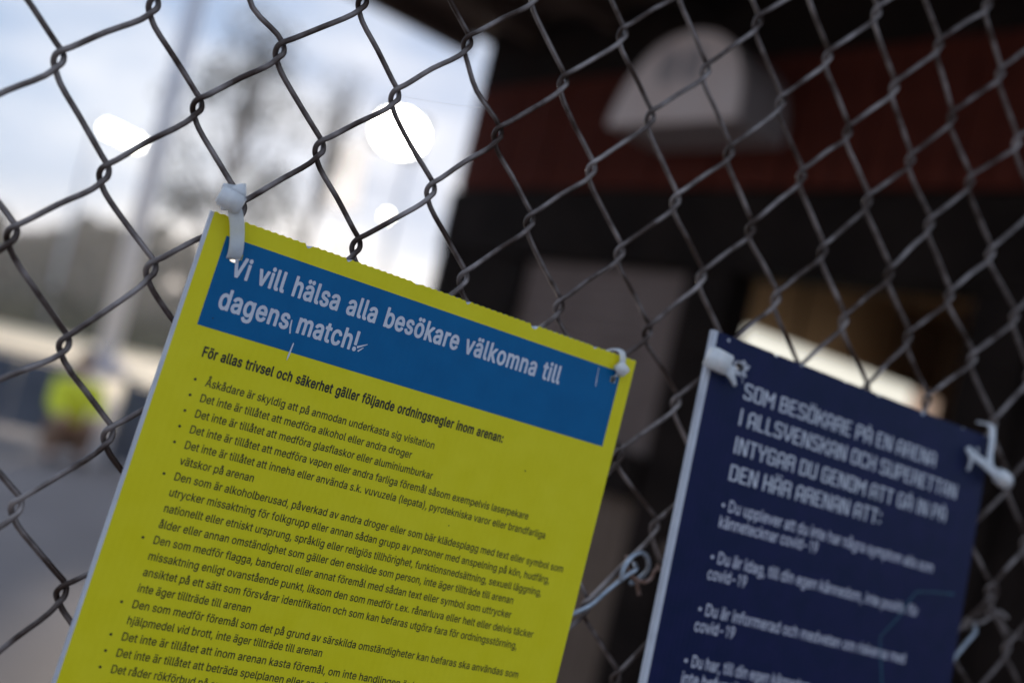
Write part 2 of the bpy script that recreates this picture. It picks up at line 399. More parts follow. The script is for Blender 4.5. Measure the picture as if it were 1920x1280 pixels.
# ------------------------------------------------------------------ trees
def leafquads(rng, centres, radii, count, size, squash=1.0):
    v, f = [], []
    for _ in range(count):
        i = rng.randrange(len(centres)); c, r = centres[i], radii[i]
        d = Vector((rng.gauss(0, 1), rng.gauss(0, 1), rng.gauss(0, 1))).normalized() * (r * rng.random() ** .45)
        d.z *= squash
        p = Vector(c) + d
        u = Vector((rng.gauss(0, 1), rng.gauss(0, 1), rng.gauss(0, 1))).normalized()
        w = u.cross(Vector((rng.gauss(0, 1), rng.gauss(0, 1), rng.gauss(0, 1)))).normalized()
        s = size * rng.uniform(.6, 1.4); n0 = len(v)
        v += [tuple(p - u * s), tuple(p + w * s * .5), tuple(p + u * s), tuple(p - w * s * .5)]
        f.append((n0, n0 + 1, n0 + 2, n0 + 3))
    return v, f
def tree(x, y, h, w, label, group, seed, leaf, size, count, base=.25, z_off=0):
    rng = random.Random(seed)
    o = empty('tree', (x, y, 0)); tag(o, label, 'tree', group)
    b = MB()
    lean = rng.uniform(-.05, .05) * h
    b.tube([(0, 0, 0), (lean * .3, 0, h * .3), (lean, 0, h * .62), (lean * 1.2, .1, h * .9)], [h * .018, h * .011, h * .006, h * .002], 9)
    cs, rs = [], []
    for k in range(13):
        a = rng.uniform(0, 2 * math.pi); t = rng.uniform(base, .98)
        rr = w * .5 * (1 - ((t - base) / (1.05 - base)) ** 1.7) * rng.uniform(.35, .8)
        c = (lean * t + rr * math.cos(a), rr * math.sin(a), h * t)
        cs.append(c); rs.append(w * rng.uniform(.14, .26))
        b.tube([(lean * t * .8, 0, h * t * .72), (c[0] * .5, c[1] * .5, h * t * .88), c], [h * .009, h * .006, h * .002], 5)
    b.build('trunk', MAT['bark'], o, True)
    v, f = leafquads(rng, cs, rs, count, size, .8)
    mesh_obj('crown', v, f, leaf, o)
    return o
rng = random.Random(11)
FOREST = [(-6.5, 1, 'pointed dark tree cut by the left picture edge in the far forest'), (-3.2, 0, 'rounded dark tree just inside the left picture edge of the far forest'),
          (-.4, 2, 'low bushy tree between two rounded crowns at the left of the far forest'), (2.2, 0, 'tallest rounded crown of the far forest, left of the masts'),
          (5.0, 1, 'pointed tree just left of the slim floodlight mast in the far forest'), (7.6, 0, 'rounded tree behind the slim floodlight mast in the far forest'),
          (10.0, 2, 'low bushy tree hidden partly by the thick mast in the far forest'), (12.6, 1, 'brownish tree right of the thick mast beside the yellow notice edge'),
          (15.6, 0, 'rounded tree at the far forest end behind the yellow notice corner'), (19.0, 2, 'low tree of the far forest behind the yellow notice'),
          (23.5, 2, 'last low tree of the far forest towards the kiosk')]
for i, (x, kd, lab) in enumerate(FOREST):
    top = (6.9 + .17 * x + .4 * math.sin(i * 1.9)) * (1.02, 1.04, .94)[kd] * (1 if x < 17 else .72)
    tree(x, 112 + rng.uniform(-2, 3) - .1 * x, top, (7.4, 5.6, 6.4)[kd], lab, 'trees of the far forest', 100 + i, MAT['far_leaf'], .50, 2600, base=.04)
# undergrowth below the crowns, nobody could count it
v, f = leafquads(random.Random(5), [(-24 + 2.0 * k, 117 + .6 * math.sin(k), 1.5) for k in range(36)], [3.0] * 36, 26000, .5, .9)
tag(mesh_obj('undergrowth', v, f, MAT['far_leaf']), 'dark tangled undergrowth filling the foot of the far forest edge', 'undergrowth', kind='stuff')
v, f = leafquads(random.Random(8), [(-26 + .9 * k, 34.4 + .2 * math.sin(k * 2.1), .75 + .06 * math.sin(k * 1.3)) for k in range(72)], [.85] * 72, 15000, .11, .95)
tag(mesh_obj('hedge', v, f, MAT['far_leaf']), 'low dark hedge closing the far edge of the pale gravel field', 'hedge')
# airy tree in front of the bright sky
tree(5.0, 30.2, 10.8, 6.0, 'thin airy tree silhouetted against the bright clouds above the yellow notice', None, 7, MAT['leaf'], .115, 2300, base=.42)
tree(8.6, 33.5, 10.8, 5.0, 'wispy bare-looking tree beside the stand-in sun disc', None, 21, MAT['leaf'], .08, 900, base=.35)

# ------------------------------------------------------------------ barriers and the crouching person
def barrier(x, y, rz, L, h, label):
    o = empty('barrier', (x, y, 0), rz); tag(o, label, 'barrier')
    nP = max(2, int(L / .5))
    for k in range(nP):
        MB().box(-L / 2 + k * L / nP + .01, -L / 2 + (k + 1) * L / nP - .01, -.02, .02, .06, h, .006).build('panel', MAT['barrier'], o)
    for k in range(3):
        MB().box(-L / 2 + k * (L - .06) / 2, -L / 2 + .06 + k * (L - .06) / 2, .022, .08, 0, h + .02, .005).build('upright', MAT['dark'], o)
    MB().box(-L / 2, L / 2, -.03, .03, h + .021, h + .05, .008).build('top_rail', MAT['barrier'], o)
    return o
barrier(-.32, 10.75, R(-26), 2.2, .76, 'dark slate blue pitch-side barrier to the left of the crouching person')
barrier(1.62, 9.0, R(-26), 1.3, .80, 'dark slate barrier half hidden behind the yellow notice')

def skinned(name, joints, edges, m, parent, sub=2, root=0):
    """skin data via a bmesh layer so that radii exist before the modifier runs"""
    bm = bmesh.new(); lay = bm.verts.layers.skin.verify()
    vs = []
    for i, j in enumerate(joints):
        q = bm.verts.new(j[:3]); q[lay].radius = (j[3], j[4] if len(j) > 4 else j[3]); q[lay].use_root = (i == root); vs.append(q)
    for a, b in edges: bm.edges.new((vs[a], vs[b]))
    me = bpy.data.meshes.new(name); bm.to_mesh(me); bm.free(); me.materials.append(m)
    o = bpy.data.objects.new(name, me); COL.objects.link(o); o.parent = parent
    o.modifiers.new('skin', 'SKIN').use_smooth_shade = True
    ss = o.modifiers.new('sub', 'SUBSURF'); ss.levels = sub; ss.render_levels = sub
    bpy.context.view_layer.update()
    nm = bpy.data.meshes.new_from_object(o.evaluated_get(bpy.context.evaluated_depsgraph_get()))
    o.modifiers.clear(); o.data = nm
    nm.materials.clear(); nm.materials.append(m)
    nm.polygons.foreach_set('use_smooth', [True] * len(nm.polygons))
    return o

PR = empty('person', (0.66, 9.22, 0), R(8)); PR.scale = (.82, .9, .90)
tag(PR, 'person in a bright yellow hi-vis jacket crouching on the asphalt beyond the fence', 'person')
# body: one continuous skinned figure, squatting, facing -Y (towards the fence)
J = [(0, .10, .28, .15), (0, .06, .45, .15), (0, .0, .63, .165), (0, -.03, .77, .12), (0, -.05, .86, .055), (0, -.07, .93, .05),  # pelvis..neck
     (0, -.075, 1.0, .085, .095), (0, -.08, 1.08, .07, .085),                                                              # head 6,7
     (.20, -.03, .76, .07), (.235, -.12, .56, .055), (.16, -.33, .49, .042), (.16, -.40, .485, .03),                            # arm L 8-11
     (-.20, -.03, .76, .07), (-.235, -.12, .56, .055), (-.16, -.33, .49, .042), (-.16, -.40, .485, .03),                        # arm R 12-15
     (.12, .06, .27, .11), (.15, -.30, .44, .08), (.16, -.10, .10, .05), (.17, -.24, .05, .042),                               # leg L 16-19
     (-.12, .06, .27, .11), (-.15, -.30, .44, .08), (-.16, -.10, .10, .05), (-.17, -.24, .05, .042)]                           # leg R 20-23
Eg = [(0, 1), (1, 2), (2, 3), (3, 4), (4, 5), (5, 6), (6, 7), (3, 8), (8, 9), (9, 10), (10, 11), (3, 12), (12, 13), (13, 14), (14, 15),
      (0, 16), (16, 17), (17, 18), (18, 19), (0, 20), (20, 21), (21, 22), (22, 23)]
skinned('body', J, Eg, MAT['skin'], PR)
ex = .016
jk = [(0, .10, .26, .17), (0, .06, .45, .18), (0, 0, .63, .19), (0, -.03, .775, .14), (0, -.045, .84, .08),
      (.20, -.03, .765, .09), (.235, -.12, .56, .075), (.16, -.33, .49, .06), (-.20, -.03, .765, .09), (-.235, -.12, .56, .075), (-.16, -.33, .49, .06)]
skinned('jacket', jk, [(0, 1), (1, 2), (2, 3), (3, 4), (3, 5), (5, 6), (6, 7), (3, 8), (8, 9), (9, 10)], MAT['vest'], PR)
skinned('trousers', [(0, .10, .25, .16), (.12, .06, .26, .125), (.15, -.30, .44, .095), (.16, -.10, .11, .066), (-.12, .06, .26, .125), (-.15, -.30, .44, .095), (-.16, -.10, .11, .066)],
        [(0, 1), (1, 2), (2, 3), (0, 4), (4, 5), (5, 6)], MAT['trousers'], PR)
for s in (1, -1):
    skinned('boot', [(.16 * s, -.09, .055, .05), (.165 * s, -.2, .045, .045), (.17 * s, -.29, .035, .035)], [(0, 1), (1, 2)], MAT['boot'], PR)
    for k in range(5):  # fingers, loosely curled over the knee
        fx = .16 * s + (k - 2) * .017 * s; L = (.035, .06, .066, .06, .045)[k]
        MB().tube([(fx, -.42, .49), (fx + .002, -.42 - L * .6, .485), (fx, -.42 - L * .8, .485 - L * .5)], [.009, .008, .006], 6).build('finger', MAT['skin'], PR, True)
hb = MB()
hv, hf = [], []
bmh = bmesh.new(); bmesh.ops.create_uvsphere(bmh, u_segments=18, v_segments=12, radius=.105)
for q in bmh.verts: q.co = Vector((q.co.x * .86, q.co.y * .98, q.co.z * 1.02)) + Vector((0, -.055, 1.055))
bmesh.ops.delete(bmh, geom=[q for q in bmh.verts if q.co.y < -.115 and q.co.z < 1.10 or q.co.z < .99], context='VERTS')
meh = bpy.data.meshes.new('hair'); bmh.to_mesh(meh); bmh.free(); meh.materials.append(MAT['hair'])
oh = bpy.data.objects.new('hair', meh); COL.objects.link(oh); oh.parent = PR
MB().tube([(0, -.155, 1.05), (0, -.185, 1.02), (0, -.165, 1.01)], [.008, .016, .01], 7).build('nose', MAT['skin'], PR, True)
for s in (1, -1):
    MB().tube([(.032 * s, -.158, 1.055), (.032 * s, -.17, 1.055)], [.011, .006], 8).build('eye', MAT['boot'], PR, True)
    MB().tube([(.083 * s, -.07, 1.06), (.095 * s, -.065, 1.04), (.084 * s, -.07, 1.015)], [.010, .016, .008], 7).build('ear', MAT['skin'], PR, True)
MB().tube([(-.025, -.158, .98), (0, -.167, .978), (.025, -.158, .98)], [.004, .007, .004], 6).build('mouth', MAT['trousers'], PR, True)
MB().box(-.2, .2, -.2, -.19, .36, .41, .003).build('reflective_band', MAT['orange'], PR)

# ------------------------------------------------------------------ thin evening haze
HZ = MB().box(-398, 398, -298, 498, -1.0, 13.2).build('haze', None)
HZ.data.materials.clear()
hm = bpy.data.materials.new('thin_haze'); hm.use_nodes = True
hn, hl = hm.node_tree.nodes, hm.node_tree.links; hn.clear()
ho = hn.new('ShaderNodeOutputMaterial'); hv_ = hn.new('ShaderNodeVolumePrincipled')
hv_.inputs['Color'].default_value = (0.93, 0.93, 0.95, 1); hv_.inputs['Density'].default_value = 0.0011; hv_.inputs['Anisotropy'].default_value = 0.45
hl.new(hv_.outputs['Volume'], ho.inputs['Volume'])
HZ.data.materials.append(hm)
tag(HZ, kind='stuff')
# ------------------------------------------------------------------ measured shape of the sagging mesh and of the two sheets
LATTICE_U=0.03520;LATTICE_V=0.04584;LATTICE_Z=1.65934
SAG=[[0.00053, 0.00046], [0.00583, -0.00336], [0.00662, -0.0012], [-0.01202, 0.00359], [-0.01046, 0.00725], [0.00396, -0.00014], [0.00599, 1e-05], [0.00197, -0.00191]]
BENT={(0,0):(-0.0001,0.0022),(0,1):(0.0001,0.0015),(-1,0):(0.0010,0.0009),(0,-1):(-0.0019,-0.0014),(-1,-1):(-0.0009,0.0028),(1,-1):(-0.0026,0.0013),(0,-2):(-0.0014,0.0011),(1,-2):(-0.0000,-0.0020),(2,-2):(-0.0029,0.0012),(2,-3):(-0.0028,0.0022),(3,-3):(-0.0063,0.0067),(1,1):(-0.0001,0.0014),(2,1):(-0.0003,-0.0011),(1,2):(0.0011,-0.0002),(2,2):(0.0017,-0.0012),(3,2):(0.0010,-0.0018),(1,3):(0.0025,0.0010),(2,3):(0.0011,0.0000),(3,3):(0.0016,0.0000),(4,3):(0.0016,-0.0019),(2,4):(0.0022,0.0014),(3,4):(0.0019,-0.0001),(4,4):(0.0024,-0.0009),(5,4):(0.0031,-0.0017),(2,5):(0.0015,0.0011),(3,5):(0.0018,0.0015),(4,5):(0.0018,-0.0002),(5,5):(0.0020,0.0009),(3,6):(0.0020,0.0017),(4,6):(0.0020,0.0003),(5,6):(0.0001,-0.0003),(6,6):(0.0015,0.0031),(3,7):(0.0009,0.0048),(4,7):(0.0014,0.0036),(5,7):(-0.0001,0.0047),(6,7):(0.0005,0.0029),(7,7):(0.0008,0.0031),(4,8):(-0.0004,0.0045),(5,8):(-0.0007,0.0042),(6,8):(-0.0015,0.0062),(7,8):(0.0019,0.0046),(8,8):(0.0013,0.0071),(6,9):(-0.0022,0.0044),(7,9):(-0.0021,0.0082),(8,9):(0.0019,0.0043),(5,10):(0.0018,0.0088),(6,10):(-0.0028,0.0054),(7,10):(-0.0025,0.0087),(8,10):(0.0037,0.0048),(6,4):(0.0046,0.0023),(6,3):(0.0024,0.0031),(7,3):(0.0101,0.0058),(7,2):(0.0036,-0.0099),(8,2):(0.0064,-0.0106),(4,9):(0.0017,0.0078),(5,9):(0.0003,0.0062),(5,11):(0.0098,0.0138),(6,11):(0.0059,0.0123),(7,11):(0.0073,0.0108),(9,9):(0.0087,0.0071),(9,10):(0.0137,0.0074),(9,8):(0.0014,0.0077),(10,9):(0.0148,0.0049)}
SHEET_A=[[0.01874, -0.0115, 1.60809], [0.3086, -0.0115, 1.58869], [-0.01269, -0.0125, 1.18927], [0.28787, -0.028, 1.16953]]
SHEET_B=[[0.36662, -0.0115, 1.6239], [0.67014, -0.0115, 1.60317], [0.36315, -0.03, 1.20432], [0.69132, -0.016, 1.18372]]
